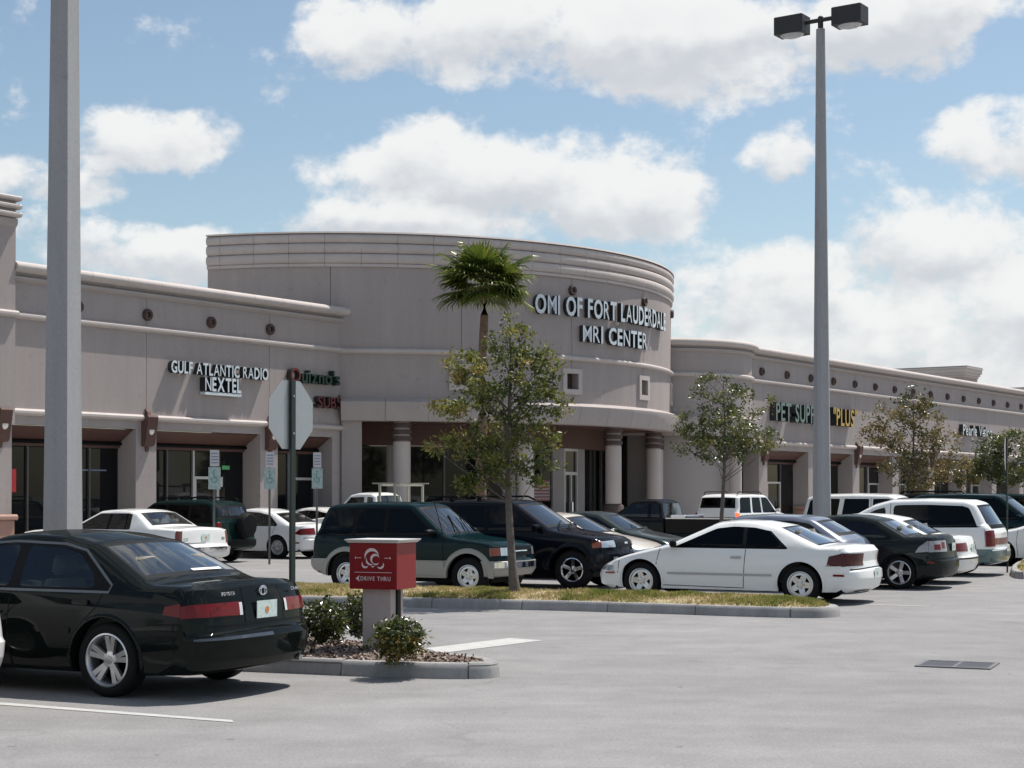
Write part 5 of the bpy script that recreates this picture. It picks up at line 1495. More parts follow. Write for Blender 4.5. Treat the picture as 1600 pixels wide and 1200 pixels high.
TOWN = sp(L=5.46, W=1.98, H=1.445, belt=.95, r=.335, ra=.385, xf=1.66, xr=-1.32, sill=.21, paint=P_TOWN, roofw=.72, wheel='cover', rim=.205, rimm=M_HUBCAP, pf=.25, pr=.12, edge=.04,
    top=[(-2.55, .26), (-2.68, .30, .03), (-2.73, .36, .02), (-2.73, .54, .02), (-2.66, .57, .01), (-2.62, .60, .01), (-2.60, .96, .04), (-2.52, 1.0, .03), (-1.95, 1.03, .1), (-1.75, 1.035, .05), (-1.18, 1.38, .08), (-.95, 1.43, .2), (-.4, 1.445, .5), (.15, 1.42, .15), (.95, 1.0, .1), (1.3, .98, .2), (2.2, .93, .3), (2.58, .88, .06), (2.62, .60, .02), (2.70, .56, .02), (2.72, .38, .02), (2.64, .24, .05), (2.4, .20)],
    ws=(.20, .92), rw=(-1.72, -1.20), cab=(-1.5, .95), seats=(-.1, -1.0), glass=G_CLEAR, rwglass=G_CLEAR, wr=.03, seatm=M_SEATL, redge=.05,
    dlo=[[(.80, .945), (.22, 1.33), (-.98, 1.335), (-1.06, .945)]],
    wins=[[(.66, .955), (.18, 1.318), (-.28, 1.322), (-.30, .955)], [(-.38, .955), (-.36, 1.322), (-.80, 1.322), (-.88, .955)], [(-.93, .955), (-.85, 1.322), (-.96, 1.322), (-1.04, .955)]],
    seams=[[(.85, .93), (.85, .28)], [(-.34, .93), (-.34, .26)], [(-1.06, .93), (-1.0, .74)]], handles=[(-.2, .84), (-.9, .84)], handm=M_CHROME,
    panels=[('side_moulding', [(-.92, .50), (1.25, .50), (1.25, .55), (-.92, .55)], .014, M_CHROME)], mirror=(.62, .97), lip=(.02, .008, M_CHROME),
    ends=[('tail_light', False, .63, .92, .86, 1.0, mat('tail_brown', (.15, .03, .018), .2, coat=.2), .008, [(-2.62, .63), (-2.55, .63), (-2.55, .92), (-2.60, .92)]), ('bumper', False, .40, .53, 0, .97, M_CHROME, .012), ('bumper', False, .402, .532, -.97, 0, M_CHROME, .0122), ('trunk_seam', False, .625, .637, 0, .86, M_BLACK, .003), ('reverse_light', False, .70, .76, .66, .80, M_HEAD, .006),
          ('headlight', True, .64, .84, .5, .95, M_HEAD, .006), ('grille', True, .62, .86, 0, .4, M_CHROME, .008)],
    plate=(.76, -2.618))

SIDEKICK = sp(L=4.12, W=1.70, H=1.66, belt=1.06, r=.345, ra=.415, xf=1.30, xr=-1.18, sill=.30, paint=P_TEAL, low=P_BEIGE, lowz=.62, roofw=.80, wheel='slot', rim=.205, ww=.21, pf=.28, pr=.12, gc=.06, edge=.04,
    top=[(-1.86, .36), (-2.0, .42, .04), (-2.06, .50, .03), (-2.06, .64, .03), (-1.99, .68, .02), (-1.97, 1.02, .05), (-1.90, 1.30, .2), (-1.74, 1.59, .08), (-1.60, 1.63, .1), (-.8, 1.665, .5), (.05, 1.655, .15), (.18, 1.625, .06), (.86, 1.08, .08), (1.02, 1.05, .1), (1.75, .97, .25), (1.98, .90, .06), (2.02, .66, .03), (2.06, .62, .03), (2.07, .46, .05), (1.98, .36, .04), (1.78, .33)],
    ws=(.20, .85), rw=(-1.93, -1.74), cab=(-1.75, .85), seats=(-.15, -.95), seatz=.52, floor=.5, glass=G_DARK, rwglass=G_DARK, wsglass=G_CLEAR, wr=.03,
    dlo=[[(.72, 1.035), (.12, 1.545), (-1.66, 1.545), (-1.84, 1.25), (-1.86, 1.035)]],
    wins=[[(.60, 1.05), (.08, 1.53), (-.35, 1.53), (-.35, 1.05)], [(-.42, 1.05), (-.42, 1.53), (-1.0, 1.53), (-1.0, 1.05)], [(-1.08, 1.05), (-1.08, 1.53), (-1.64, 1.53), (-1.81, 1.25), (-1.82, 1.05)]],
    seams=[[(.80, 1.02), (.82, .64), (.78, .36)], [(-.385, 1.02), (-.385, .34)], [(-1.03, 1.02), (-1.0, .80)]], handles=[(-.28, .96), (-.93, .96)], handm=M_BLACK, mirror=(.62, 1.08), mirm=M_BLACK,
    lip=(.085, .035, P_BEIGE), panels=[('side_cladding', [(-.72, .36), (.84, .36), (.84, .60), (-.72, .60)], .02, P_BEIGE)],
    ends=[('bumper', True, .50, .60, 0, .98, M_CHROME, .02), ('bumper', True, .502, .602, -.98, 0, M_CHROME, .0202), ('headlight', True, .72, .86, .48, .86, M_HEAD, .008), ('indicator', True, .72, .86, .87, 1.0, M_AMBER, .008, [(1.92, .73), (1.80, .74), (1.82, .86), (1.90, .86)]), ('grille', True, .71, .87, 0, .46, M_BLACK, .006), ('grille', True, .712, .872, -.46, 0, M_BLACK, .0062), ('grille_bar', True, .78, .80, 0, .44, M_CHROME, .011), ('grille_bar', True, .782, .802, -.44, 0, M_CHROME, .0112),
          ('tail_light', False, .74, .98, .84, .98, M_TAIL, .006)])

MONTERO = sp(L=4.53, W=1.76, H=1.70, belt=1.09, r=.37, ra=.445, xf=1.46, xr=-1.26, sill=.34, paint=P_NAVY, roofw=.80, wheel='five', rim=.225, rimm=M_CHROME, ww=.24, pf=.32, pr=.12, gc=.07, edge=.05,
    top=[(-2.05, .40), (-2.2, .46, .04), (-2.25, .54, .03), (-2.24, .68, .03), (-2.18, .72, .02), (-2.15, 1.08, .06), (-1.98, 1.62, .10), (-1.8, 1.67, .1), (-.8, 1.705, .5), (.10, 1.69, .15), (.24, 1.655, .07), (1.02, 1.15, .08), (1.2, 1.11, .1), (2.0, 1.0, .25), (2.18, .92, .06), (2.22, .74, .03), (2.265, .68, .03), (2.27, .50, .05), (2.18, .40, .04), (1.98, .36)],
    ws=(.26, 1.0), rw=(-2.12, -1.98), cab=(-1.95, 1.0), seats=(-.05, -.95), seatz=.55, floor=.52, glass=G_DARK, rwglass=G_DARK, wsglass=G_CLEAR, wr=.03,
    dlo=[[(.88, 1.065), (.18, 1.575), (-1.84, 1.575), (-2.02, 1.065)]],
    wins=[[(.74, 1.08), (.14, 1.56), (-.30, 1.56), (-.30, 1.08)], [(-.38, 1.08), (-.38, 1.56), (-1.0, 1.56), (-1.1, 1.08)], [(-1.18, 1.08), (-1.08, 1.56), (-1.82, 1.56), (-1.98, 1.08)]],
    seams=[[(.95, 1.05), (.96, .66), (.92, .40)], [(-.34, 1.05), (-.34, .38)], [(-1.12, 1.05), (-1.05, .84)]], handles=[(-.24, .98), (-.98, .98)], handm=M_BLACK, mirror=(.80, 1.13), mirm=P_NAVY,
    lip=(.075, .04, P_NAVY), panels=[('side_moulding', [(-.72, .60), (.96, .60), (.96, .68), (-.72, .68)], .018, P_NAVY)],
    ends=[('headlight', True, .80, .93, .50, .90, M_HEAD, .008), ('indicator', True, .80, .93, .91, 1.0, M_AMBER, .008, [(2.08, .81), (1.92, .82), (1.95, .92), (2.05, .93)]), ('grille', True, .79, .95, 0, .46, M_BLACK, .006), ('grille', True, .792, .952, -.46, 0, M_BLACK, .0062), ('grille_bar', True, .85, .885, .0, .2, M_CHROME, .012), ('bumper', True, .52, .66, 0, .98, P_NAVY, .02), ('fog_light', True, .54, .62, .55, .70, M_HEAD, .024), ('tail_light', False, .78, 1.05, .86, .98, M_TAIL, .006)])

CRV = sp(L=4.42, W=1.75, H=1.66, belt=1.05, r=.335, ra=.39, xf=1.36, xr=-1.26, sill=.30, paint=P_GREEN, roofw=.78, wheel='five', rim=.2, pr=.14, gc=.07, edge=.05,
    top=[(-2.0, .34), (-2.13, .40, .04), (-2.16, .50, .03), (-2.15, .62, .03), (-2.10, .66, .02), (-2.08, 1.06, .08), (-1.90, 1.56, .14), (-1.72, 1.62, .1), (-.8, 1.66, .5), (.10, 1.64, .2), (.26, 1.60, .1), (1.05, 1.08, .08), (1.25, 1.03, .15), (1.9, .90, .3), (2.12, .78, .08), (2.18, .62, .04), (2.21, .46, .05), (2.12, .34, .04), (1.9, .30)],
    ws=(.30, 1.02), rw=(-2.06, -1.90), cab=(-1.85, 1.0), seats=(-.05, -.95), seatz=.5, floor=.48, glass=G_DARK, rwglass=glass_mat('glass_rear_teal', (.16, .22, .22), 1.3), wr=.04,
    dlo=[[(.90, 1.03), (.22, 1.52), (-1.74, 1.52), (-1.94, 1.04)]],
    wins=[[(.76, 1.045), (.18, 1.505), (-.26, 1.505), (-.26, 1.045)], [(-.34, 1.045), (-.34, 1.505), (-1.02, 1.505), (-1.02, 1.045)], [(-1.12, 1.045), (-1.12, 1.505), (-1.72, 1.505), (-1.90, 1.05)]],
    seams=[[(.94, 1.0), (.94, .34)], [(-.30, 1.0), (-.30, .32)]], handles=[(-.2, .92), (-.95, .92)], handm=M_BLACK, mirror=(.78, 1.08), lip=(.05, .02, M_BLACK), mirm=M_BLACK,
    ends=[('tail_light', False, .88, 1.06, .80, 1.0, M_TAIL, .008, [(-2.02, .88), (-1.92, .90), (-1.90, 1.06), (-1.98, 1.06)]), ('bumper', False, .44, .60, 0, .97, M_BLACK, .012), ('bumper', False, .442, .602, -.97, 0, M_BLACK, .0122), ('headlight', True, .66, .80, .5, .95, M_HEAD, .006)])

QUEST = sp(L=4.85, W=1.90, H=1.71, belt=1.07, r=.325, ra=.38, xf=1.52, xr=-1.33, sill=.24, paint=P_WHITE, low=P_TEALLOW, lowz=.60, roofw=.80, wheel='five', rim=.2, pr=.20, gc=.10, edge=.06, redge=.10,
    top=[(-2.2, .26), (-2.36, .30, .05), (-2.42, .42, .05), (-2.42, .58, .03), (-2.36, .63, .02), (-2.34, .95, .1), (-2.26, 1.16, .2), (-1.96, 1.62, .18), (-1.72, 1.68, .15), (-.8, 1.71, .5), (.05, 1.69, .3), (.45, 1.58, .3), (1.42, 1.07, .1), (1.6, 1.02, .15), (2.1, .86, .25), (2.30, .70, .1), (2.38, .56, .05), (2.42, .40, .05), (2.34, .26, .05), (2.1, .22)],
    ws=(.50, 1.38), rw=(-2.32, -1.97), cab=(-2.0, 1.4), seats=(.15, -.7, -1.5), seatz=.42, floor=.38, glass=G_DARK, rwglass=glass_mat('glass_rear_van', (.07, .09, .095), 1.4), wr=.09,
    dlo=[], wins=[[(1.16, 1.05), (.42, 1.49), (.10, 1.53), (.06, 1.05)], [(-.10, 1.05), (-.08, 1.555), (-.9, 1.565), (-1.86, 1.54), (-2.03, 1.28), (-2.0, 1.07)]],
    seams=[[(1.2, 1.0), (1.2, .3)], [(-.02, 1.6), (-.02, .28)], [(-.98, 1.03), (-.98, .3)]], handles=[(.10, .88), (-.12, .88)], mirror=(1.0, 1.08), lip=(.02, .01, P_TEALLOW),
    ends=[('tail_light', False, .66, 1.02, .80, 1.0, M_TAIL, .010, [(-2.28, .64), (-2.16, .64), (-2.12, .90), (-2.14, 1.02), (-2.22, 1.04)]), ('tail_garnish', False, .70, .84, 0, .80, mat('garnish_red', (.13, .01, .01), .2, coat=.2), .006), ('tail_garnish', False, .702, .842, -.80, 0, MATS['garnish_red'], .0062), ('bumper_step', False, .575, .60, 0, .95, mat('step_grey', (.35, .37, .38), .4), .014)],
    plate=(.62, -2.43))

def suv(pt, **kw):
    d = dict(MONTERO); d.update(sp(L=4.80, W=1.86, H=1.82, belt=1.14, paint=pt, r=.36, ra=.43, xf=1.45, xr=-1.40, sill=.36, wheel='steel', rim=.21, rimm=M_ALLOY, roofw=.82,
        top=[(-2.15, .42), (-2.33, .46, .03), (-2.40, .52, .03), (-2.40, .66, .03), (-2.32, .70, .02), (-2.28, 1.12, .06), (-2.12, 1.72, .10), (-1.9, 1.80, .1), (-.8, 1.825, .5), (.15, 1.80, .15), (.30, 1.755, .07), (1.02, 1.20, .08), (1.2, 1.16, .1), (2.05, 1.05, .2), (2.25, .96, .06), (2.30, .70, .03), (2.38, .66, .03), (2.40, .50, .05), (2.3, .42, .04), (2.1, .38)],
        ws=(.32, 1.0), rw=(-2.25, -2.12), cab=(-2.1, 1.0),
        dlo=[], wins=[[(.80, 1.13), (.20, 1.68), (-.28, 1.68), (-.28, 1.13)], [(-.38, 1.13), (-.38, 1.68), (-1.02, 1.68), (-1.10, 1.13)], [(-1.22, 1.13), (-1.14, 1.68), (-1.98, 1.68), (-2.14, 1.13)]],
        seams=[[(.95, 1.1), (.96, .70), (.92, .42)], [(-.33, 1.7), (-.33, .40)], [(-1.14, 1.1), (-1.1, .86)]], handles=[(-.24, 1.02), (-1.0, 1.02)], handm=M_BLACK, mirror=(.80, 1.18), mirm=pt, lip=(.03, .014, pt),
        panels=[('side_moulding', [(-.9, .62), (.98, .62), (.98, .72), (-.9, .72)], .016, pt)],
        ends=[('tail_light', False, .86, 1.14, .88, 1.0, M_TAIL, .008, [(-2.30, .86), (-2.22, .86), (-2.18, 1.14), (-2.22, 1.14)]), ('headlight', True, .78, .94, .5, .92, M_HEAD, .006), ('grille', True, .76, .95, 0, .46, M_CHROME, .006), ('bumper', False, .50, .64, 0, .97, mat('step_grey'), .012), ('bumper', False, .502, .642, -.97, 0, mat('step_grey'), .0122)], plate=(.80, -2.33)))
    d.update(kw); return d

HATCH = sedan(paint('blue_silver', (.16, .18, .23), .5, .3), L=4.5, H=1.43, W=1.74,
    top=[(-2.05, .22), (-2.18, .27, .05), (-2.24, .42, .06), (-2.24, .56, .03), (-2.19, .60, .02), (-2.16, .80, .08), (-2.06, 1.00, .12), (-1.35, 1.37, .2), (-1.05, 1.415, .3), (-.4, 1.435, .5), (.25, 1.40, .25), (1.05, .98, .12), (1.35, .92, .3), (1.85, .80, .4), (2.12, .68, .12), (2.2, .55, .06), (2.24, .40, .08), (2.18, .23, .06), (2.0, .19)],
    ws=(.30, 1.0), rw=(-2.02, -1.38), xf=1.36, xr=-1.22, glass=G_DARK, rwglass=MATS['glass_rear_blue'],
    dlo=[[(.92, .915), (.30, 1.29), (-.1, 1.325), (-1.20, 1.30), (-1.62, 1.0), (-1.58, .93)]],
    wins=[[(.80, .93), (.26, 1.275), (-.1, 1.31), (-.18, 1.31), (-.2, .93)], [(-.27, .93), (-.25, 1.31), (-.80, 1.305), (-.9, .93)], [(-.96, .93), (-.86, 1.30), (-1.18, 1.285), (-1.56, 1.0), (-1.54, .945)]],
    ends=[('tail_light', False, .64, .92, .80, 1.0, M_TAIL, .006, [(-1.98, .64), (-1.86, .66), (-1.86, .92), (-1.94, .94)]), ('bumper_seam', False, .585, .60, 0, .9, M_BLACK, .003)], plate=(.72, -2.19), panels=[])

def pickup(pt, H=1.78, cabback=-.35, L=5.2, **kw):
    d = sedan(pt, L=L, W=1.88, H=H, belt=1.12, r=.355, ra=.42, xf=1.70, xr=-1.62, sill=.40, roofw=.80, wheel='steel', rim=.2, rimm=M_ALLOY, pr=.05, pf=.25, edge=.04, gc=.06,
        top=[(-2.45, .42), (-2.58, .46, .02), (-2.60, .52, .02), (-2.60, .66, .02), (-2.52, .68, .01), (-2.50, .74, .02), (cabback - .02, .74, .01), (cabback, 1.12, .02), (cabback + .10, H - .09, .06), (cabback + .25, H - .01, .06), (cabback + .75, H, .2), (cabback + 1.05, H - .06, .08), (cabback + 1.72, 1.17, .08), (cabback + 1.9, 1.13, .1), (2.35, 1.02, .15), (2.48, .92, .05), (2.50, .70, .02), (2.58, .66, .02), (2.60, .48, .03), (2.5, .42, .03), (2.3, .40)],
        ws=(cabback + 1.08, cabback + 1.70), rw=(cabback + .0, cabback + .11), cab=(cabback + .1, cabback + 1.7), seats=(cabback + .62,), seatz=.55, floor=.52, wr=.04, glass=G_MID,
        dlo=[], wins=[[(cabback + 1.50, 1.12), (cabback + 1.0, H - .16), (cabback + .52, H - .14), (cabback + .50, 1.12)], [(cabback + .40, 1.12), (cabback + .42, H - .14), (cabback + .20, H - .16), (cabback + .12, 1.12)]],
        seams=[[(cabback + 1.65, 1.1), (cabback + 1.65, .48)], [(cabback + .45, 1.1), (cabback + .45, .46)]], handles=[(cabback + .6, .98)], mirror=(cabback + 1.45, 1.16), panels=[], lip=(.03, .012, pt),
        ends=[('headlight', True, .76, .92, .5, .92, M_HEAD, .006), ('grille', True, .74, .92, 0, .46, M_CHROME, .006)], plate=None)
    d.update(kw); return d

def add_bed(root, sh, pt, cabback, L=5.2, chrome=False, rails=True):
    """side walls, bulkhead and tailgate of a pickup bed"""
    w = .90
    for sd in (1, -1):
        b = MB().prism([(-L / 2 + .08, .70), (-L / 2 + .10, 1.10), (cabback - .06, 1.10), (cabback - .06, .70)], sd * (w - .07), sd * w)
        fixn(b.build('bed_side', pt, root))
        MB().box((-L / 2 + .10, min(sd * (w - .09), sd * (w + .01)), 1.101), (cabback - .06, max(sd * (w - .09), sd * (w + .01)), 1.13)).build('bed_rail', M_CHROME if chrome else pt, root)
        MB().box((-L / 2 + .02, min(sd * .82, sd * .91), .76), (-L / 2 + .078, max(sd * .82, sd * .91), 1.06)).build('tail_light', M_TAIL, root)
    MB().box((-L / 2 + .03, -.81, .74), (-L / 2 + .075, .81, 1.09)).build('tailgate', pt, root)
    MB().box((cabback - .10, -.83, .74), (cabback - .06, .83, 1.09)).build('bulkhead', pt, root)

# ================================================================== cars in place
def put(spec, label, cat, u, v, ref, theta, face='L', group=None, name='parked_car'):
    hd = 180 - theta if face == 'L' else (-theta if face == 'R' else theta)
    P = gp(u, v); r = Matrix.Rotation(radians(hd), 3, 'Z') @ Vector((ref[0], ref[1], 0))
    return car(spec, label, cat, P - r, hd, group, name)
def nearw(spec, which, face='L'):
    return (spec['xf'] if which == 'f' else spec['xr'], (1 if face == 'L' else -1) * spec['W'] / 2 * .97)

rt, sh = put(CAMRY, 'near black green sedan with red tail lights, rear towards the mulch bed', 'sedan', 164, 1089, nearw(CAMRY, 'r'), 26.5)
rt.scale = (1.03, 1.03, 1.03)
def badge(rt, text, x, y, z, w, cap):
    e = bpy.data.objects.new('badge', None); COL.objects.link(e); e.parent = rt; e.location = (x, y, z); e.rotation_euler = (0, 0, -pi / 2)
    letters(text, cap, w, .004, e, (M_CHROME, M_CHROME), lambda q: ((q - w / 2, 0, 0), 0.0), gap=.16, bold=.006)
badge(rt, 'TOYOTA', -2.262, .50, .885, .19, .032)
badge(rt, 'CAMRY', -2.262, -.52, .885, .16, .032)
em_ = MB(); V_ = []; n_ = 20
for (rx_, rz_, cz_) in ((.058, .040, 0), (.030, .036, -.002)):
    em_.tube([(-.004, rx_ * cos(2 * pi * k / n_), cz_ + rz_ * sin(2 * pi * k / n_)) for k in range(n_ + 1)], .005, 5, False)
em_.tube([(-.004, -.05, .016), (-.004, .0, .024), (-.004, .05, .016)], .005, 5, False)
o_ = em_.build('emblem', M_CHROME, rt, 60); o_.location = (-2.268, 0, .905)
o_ = MB().box((-.21, -.002, 0), (.21, .0, .035)).build('window_sticker', M_SIGNW, rt); o_.location = (-1.585, -.12, 1.068); o_.rotation_euler = (radians(-62), 0, -pi / 2)
o_ = MB().tube([(-2.30, -.55, .27), (-2.06, -.55, .27)], .028, 10).build('exhaust_pipe', M_GALV, rt, 50)

rt, sh = put(GRANDAM, 'white two-door coupe with dark windows behind the grass island', 'coupe', 1246, 944, nearw(GRANDAM, 'r'), 27)
rt.scale = (1.03, 1.02, 1.01)
put(HATCH, 'silver blue hatchback right behind the white coupe, only tail and roof showing', 'hatchback', 1362, 925, (-2.24, 0), 27)
put(LEXUS, 'charcoal sedan with bright five-spoke wheels and clear tail lights', 'sedan', 1404, 921, nearw(LEXUS, 'r'), 27)
put(sedan(P_SILVER, rwglass=G_CLEAR, paint=P_WHITE2), 'pale sedan parked between the charcoal sedan and the white minivan', 'sedan', 1524, 911, (-2.37, 0), 27)
put(QUEST, 'white minivan with teal lower body and dark rear side glass at right', 'minivan', 1574, 899, (-2.42, 0), 27)
rt, sh = put(SIDEKICK, 'teal off-roader with beige lower cladding behind the red sign', 'off-roader', 731, 931.5, nearw(SIDEKICK, 'f', 'R'), 25, 'R')
b = MB()
for y in (-.35, .05):
    b.tube([(.90, y, 1.10), (.60, y + .28, 1.30), (.46, y + .40, 1.42)], .012, 5)
b.build('wiper', M_BLACK, rt)
MB().tube([(.80, -.76, 1.0), (.55, -.70, 1.7)], .008, 5).build('aerial', M_BLACK, rt)
rt, sh = put(MONTERO, 'black off-roader with chrome wheels and roof rails behind the oak trunk', 'off-roader', 893, 921, nearw(MONTERO, 'f', 'R'), 25, 'R')
for sd in (1, -1):
    b = MB().tube([(-1.75, sd * .60, 1.66), (-1.70, sd * .60, 1.745), (-.1, sd * .60, 1.755), (.05, sd * .60, 1.685)], .022, 6)
    for x in (-1.2, -.6): b.box((x - .04, sd * .60 - .02, 1.66), (x + .04, sd * .60 + .02, 1.75))
    b.build('roof_rail', M_BLACK, rt, 50)
def wipers(rt, x, z, w):
    b = MB()
    for y in (-w, .05): b.tube([(x + .04, y, z), (x - .10, y + .30, z + .075), (x - .16, y + .5, z + .11)], .012, 5)
    b.build('wiper', M_BLACK, rt)
wipers(rt, 1.03, 1.17, .5)
put(sedan(P_TAN, H=1.40, wheel='cover'), 'cream sedan mostly hidden between the black off-roader and grey sedan', 'sedan', 1040, 906, (2.37, 0), 26, 'R')
put(sedan(P_GREYG, glass=G_MID, wsglass=G_CLEAR), 'grey green sedan with sloping windshield behind the white coupe nose', 'sedan', 1088, 896, (2.37, 0), 26, 'R')
bp_ = pickup(P_BLACK, H=1.66, cabback=-.35)
rt, sh = put(bp_, 'black pickup truck with chrome bed rails before the entrance columns', 'pickup', 1172, 872, (-2.6, 0), 27)
add_bed(rt, sh, P_BLACK, -.35, chrome=True)
MB().bbox((-.95, -.78, .95), (-.50, .78, 1.21), .02).build('tool_box', M_CHROME, rt)
wp_ = pickup(P_WHITE, H=1.86, cabback=-.35, glass=G_CLEAR)
rt, sh = put(wp_, 'white pickup truck with a pale ladder rack behind the teal off-roader', 'pickup', 560, 866, (.3, .9), 27)
add_bed(rt, sh, P_WHITE, -.35)
b = MB()
for x in (-.40, -.92):
    for y in (-.82, .82): b.box((x - .03, y - .03, 1.13), (x + .03, y + .03, 2.04))
    b.box((x - .03, -.86, 2.04), (x + .03, .86, 2.10))
for y in (-.82, .82): b.box((-1.12, y - .03, 2.101), (-.15, y + .03, 2.14))
b.build('ladder_rack', mat('rack_cream', (.36, .34, .28), .6), rt)
put(TOWN, 'long white luxury sedan behind the near dark sedan', 'sedan', 326, 889, (-2.7, 0), 29)
rt, sh = put(CRV, 'dark green compact off-roader with a spare wheel on its tailgate', 'off-roader', 378, 879, (-2.2, 0), 28)
tme, R_ = wheel_mesh('cover', .33, .22, .20)
o = share('spare_wheel', tme, rt, (-2.22, -.18, .98), (0, 0, -pi / 2))
fixn(MB().lathe([(.30, 0), (.28, .03), (.001, .05)], 28).build('spare_cover', M_BLACK, o, 50)).rotation_euler = (pi / 2, 0, 0)
o.children[0].location = (0, -.09, 0)
for sd in (1, -1): MB().tube([(-1.65, sd * .56, 1.62), (-1.55, sd * .56, 1.70), (-.2, sd * .56, 1.715), (-.05, sd * .56, 1.66)], .02, 6).build('roof_rail', M_BLACK, rt, 50)
put(ACCORD, 'white sedan with red tail light left of the teal off-roader', 'sedan', 433, 873, nearw(ACCORD, 'r'), 27)
put(sedan(P_WHITE2, glass=G_CLEAR), 'white sedan half hidden behind the other white sedan and teal off-roader', 'sedan', 522, 864, nearw(ACCORD, 'r'), 27)
# driving in the lane before the shops, brake light on
ex = suv(P_WHITE, H=1.86, L=4.8)
rt, sh = put(ex, 'white off-roader in the lane with its brake light lit, rear to camera', 'off-roader', 1116, 851.5, (-2.38, 0), 55.3, 'U', name='moving_car')
for c in list(rt.children):
    if c.name.startswith('tail_light'):
        if sum(v.co.y for v in c.data.vertices) < 0: c.data.materials[0] = M_BRAKE
for sd in (1, -1): MB().tube([(-1.9, sd * .66, 1.80), (-1.8, sd * .66, 1.875), (-.2, sd * .66, 1.885), (0, sd * .66, 1.81)], .022, 6).build('roof_rail', M_BLACK, rt, 50)
rt, sh = put(suv(P_WHITE2, H=1.78, W=1.82), 'white off-roader facing right behind the tall light pole base', 'off-roader', 1236, 880, (-2.4, -.9), 27, 'R')
rt, sh = put(suv(P_WHITE, H=1.93, W=1.9), 'tall white vehicle whose roof shows above the white minivan', 'van', 1395, 864, (0, -.9), 27, 'R')
rt, sh = put(suv(P_BLACK, H=1.80), 'black off-roader with roof rack showing above the minivan roof', 'off-roader', 1486, 866, (0, -.9), 27, 'R')
for sd in (1, -1): MB().tube([(-1.6, sd * .62, 1.79), (-1.5, sd * .62, 1.87), (.0, sd * .62, 1.88), (.1, sd * .62, 1.80)], .03, 6).build('roof_rail', M_BLACK, rt, 50)
rt, sh = put(suv(P_GREEN, H=1.93, L=5.2, W=1.95), 'tall dark teal van beneath the narrow octagonal sign at far right', 'van', 1592, 852, (0, -.9), 27, 'R')
rt, sh = put(suv(P_TEAL, H=1.74), 'teal off-roader nose showing right of the white minivan', 'off-roader', 1608, 882, (1.0, -.9), 27, 'R')
put(sedan(P_WHITE), 'white sedan at the right picture edge behind the minivan tail', 'sedan', 1655, 886, (0, .9), 27, 'L')
# white neighbour of the near dark sedan: only a bumper corner reaches into the picture
W2 = sedan(P_WHITE, ends=[])
put(W2, 'white car at the left picture edge, only its rounded bumper corner visible', 'sedan', 13, 1098, (-2.28, -.74), 24)

# ================================================================== plants
def leaves_mesh(name, pts, parent, m, size, rnd, up=.35, aspect=.5):
    """pts: (position, tone); one small pointed quad each, bent a little"""
    V = []; F = []; tone = []
    for (p, tn) in pts:
        n = Vector((rnd.gauss(0, 1), rnd.gauss(0, 1), rnd.gauss(0, 1) + up * 2)).normalized()
        d = n.cross(Vector((rnd.gauss(0, 1), rnd.gauss(0, 1), rnd.gauss(0, 1)))).normalized(); w = n.cross(d)
        l = size * rnd.uniform(.7, 1.3); k = len(V)
        V += [p, p + d * l * .45 + w * l * aspect * .5, p + d * l + n * l * .15, p + d * l * .45 - w * l * aspect * .5]
        F.append((k, k + 1, k + 2, k + 3)); tone.append(max(0.0, min(1.0, tn)))
    me = bpy.data.meshes.new(name); me.from_pydata([tuple(v) for v in V], [], F)
    at = me.attributes.new('tone', 'FLOAT', 'FACE'); at.data.foreach_set('value', tone)
    me.materials.append(m)
    o = bpy.data.objects.new(name, me); COL.objects.link(o); o.parent = parent
    return o

M_BARK = mat('bark', (.13, .11, .095), .95, noise=.35, nscale=14, bump=.8, bscale=40)
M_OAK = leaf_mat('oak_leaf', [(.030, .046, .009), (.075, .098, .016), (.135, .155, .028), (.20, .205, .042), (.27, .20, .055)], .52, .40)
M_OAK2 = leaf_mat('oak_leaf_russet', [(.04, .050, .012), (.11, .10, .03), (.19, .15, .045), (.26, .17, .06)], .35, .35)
M_OAK3 = leaf_mat('oak_leaf_green', [(.030, .048, .011), (.075, .098, .022), (.14, .155, .040), (.22, .20, .06)], .33, .3)

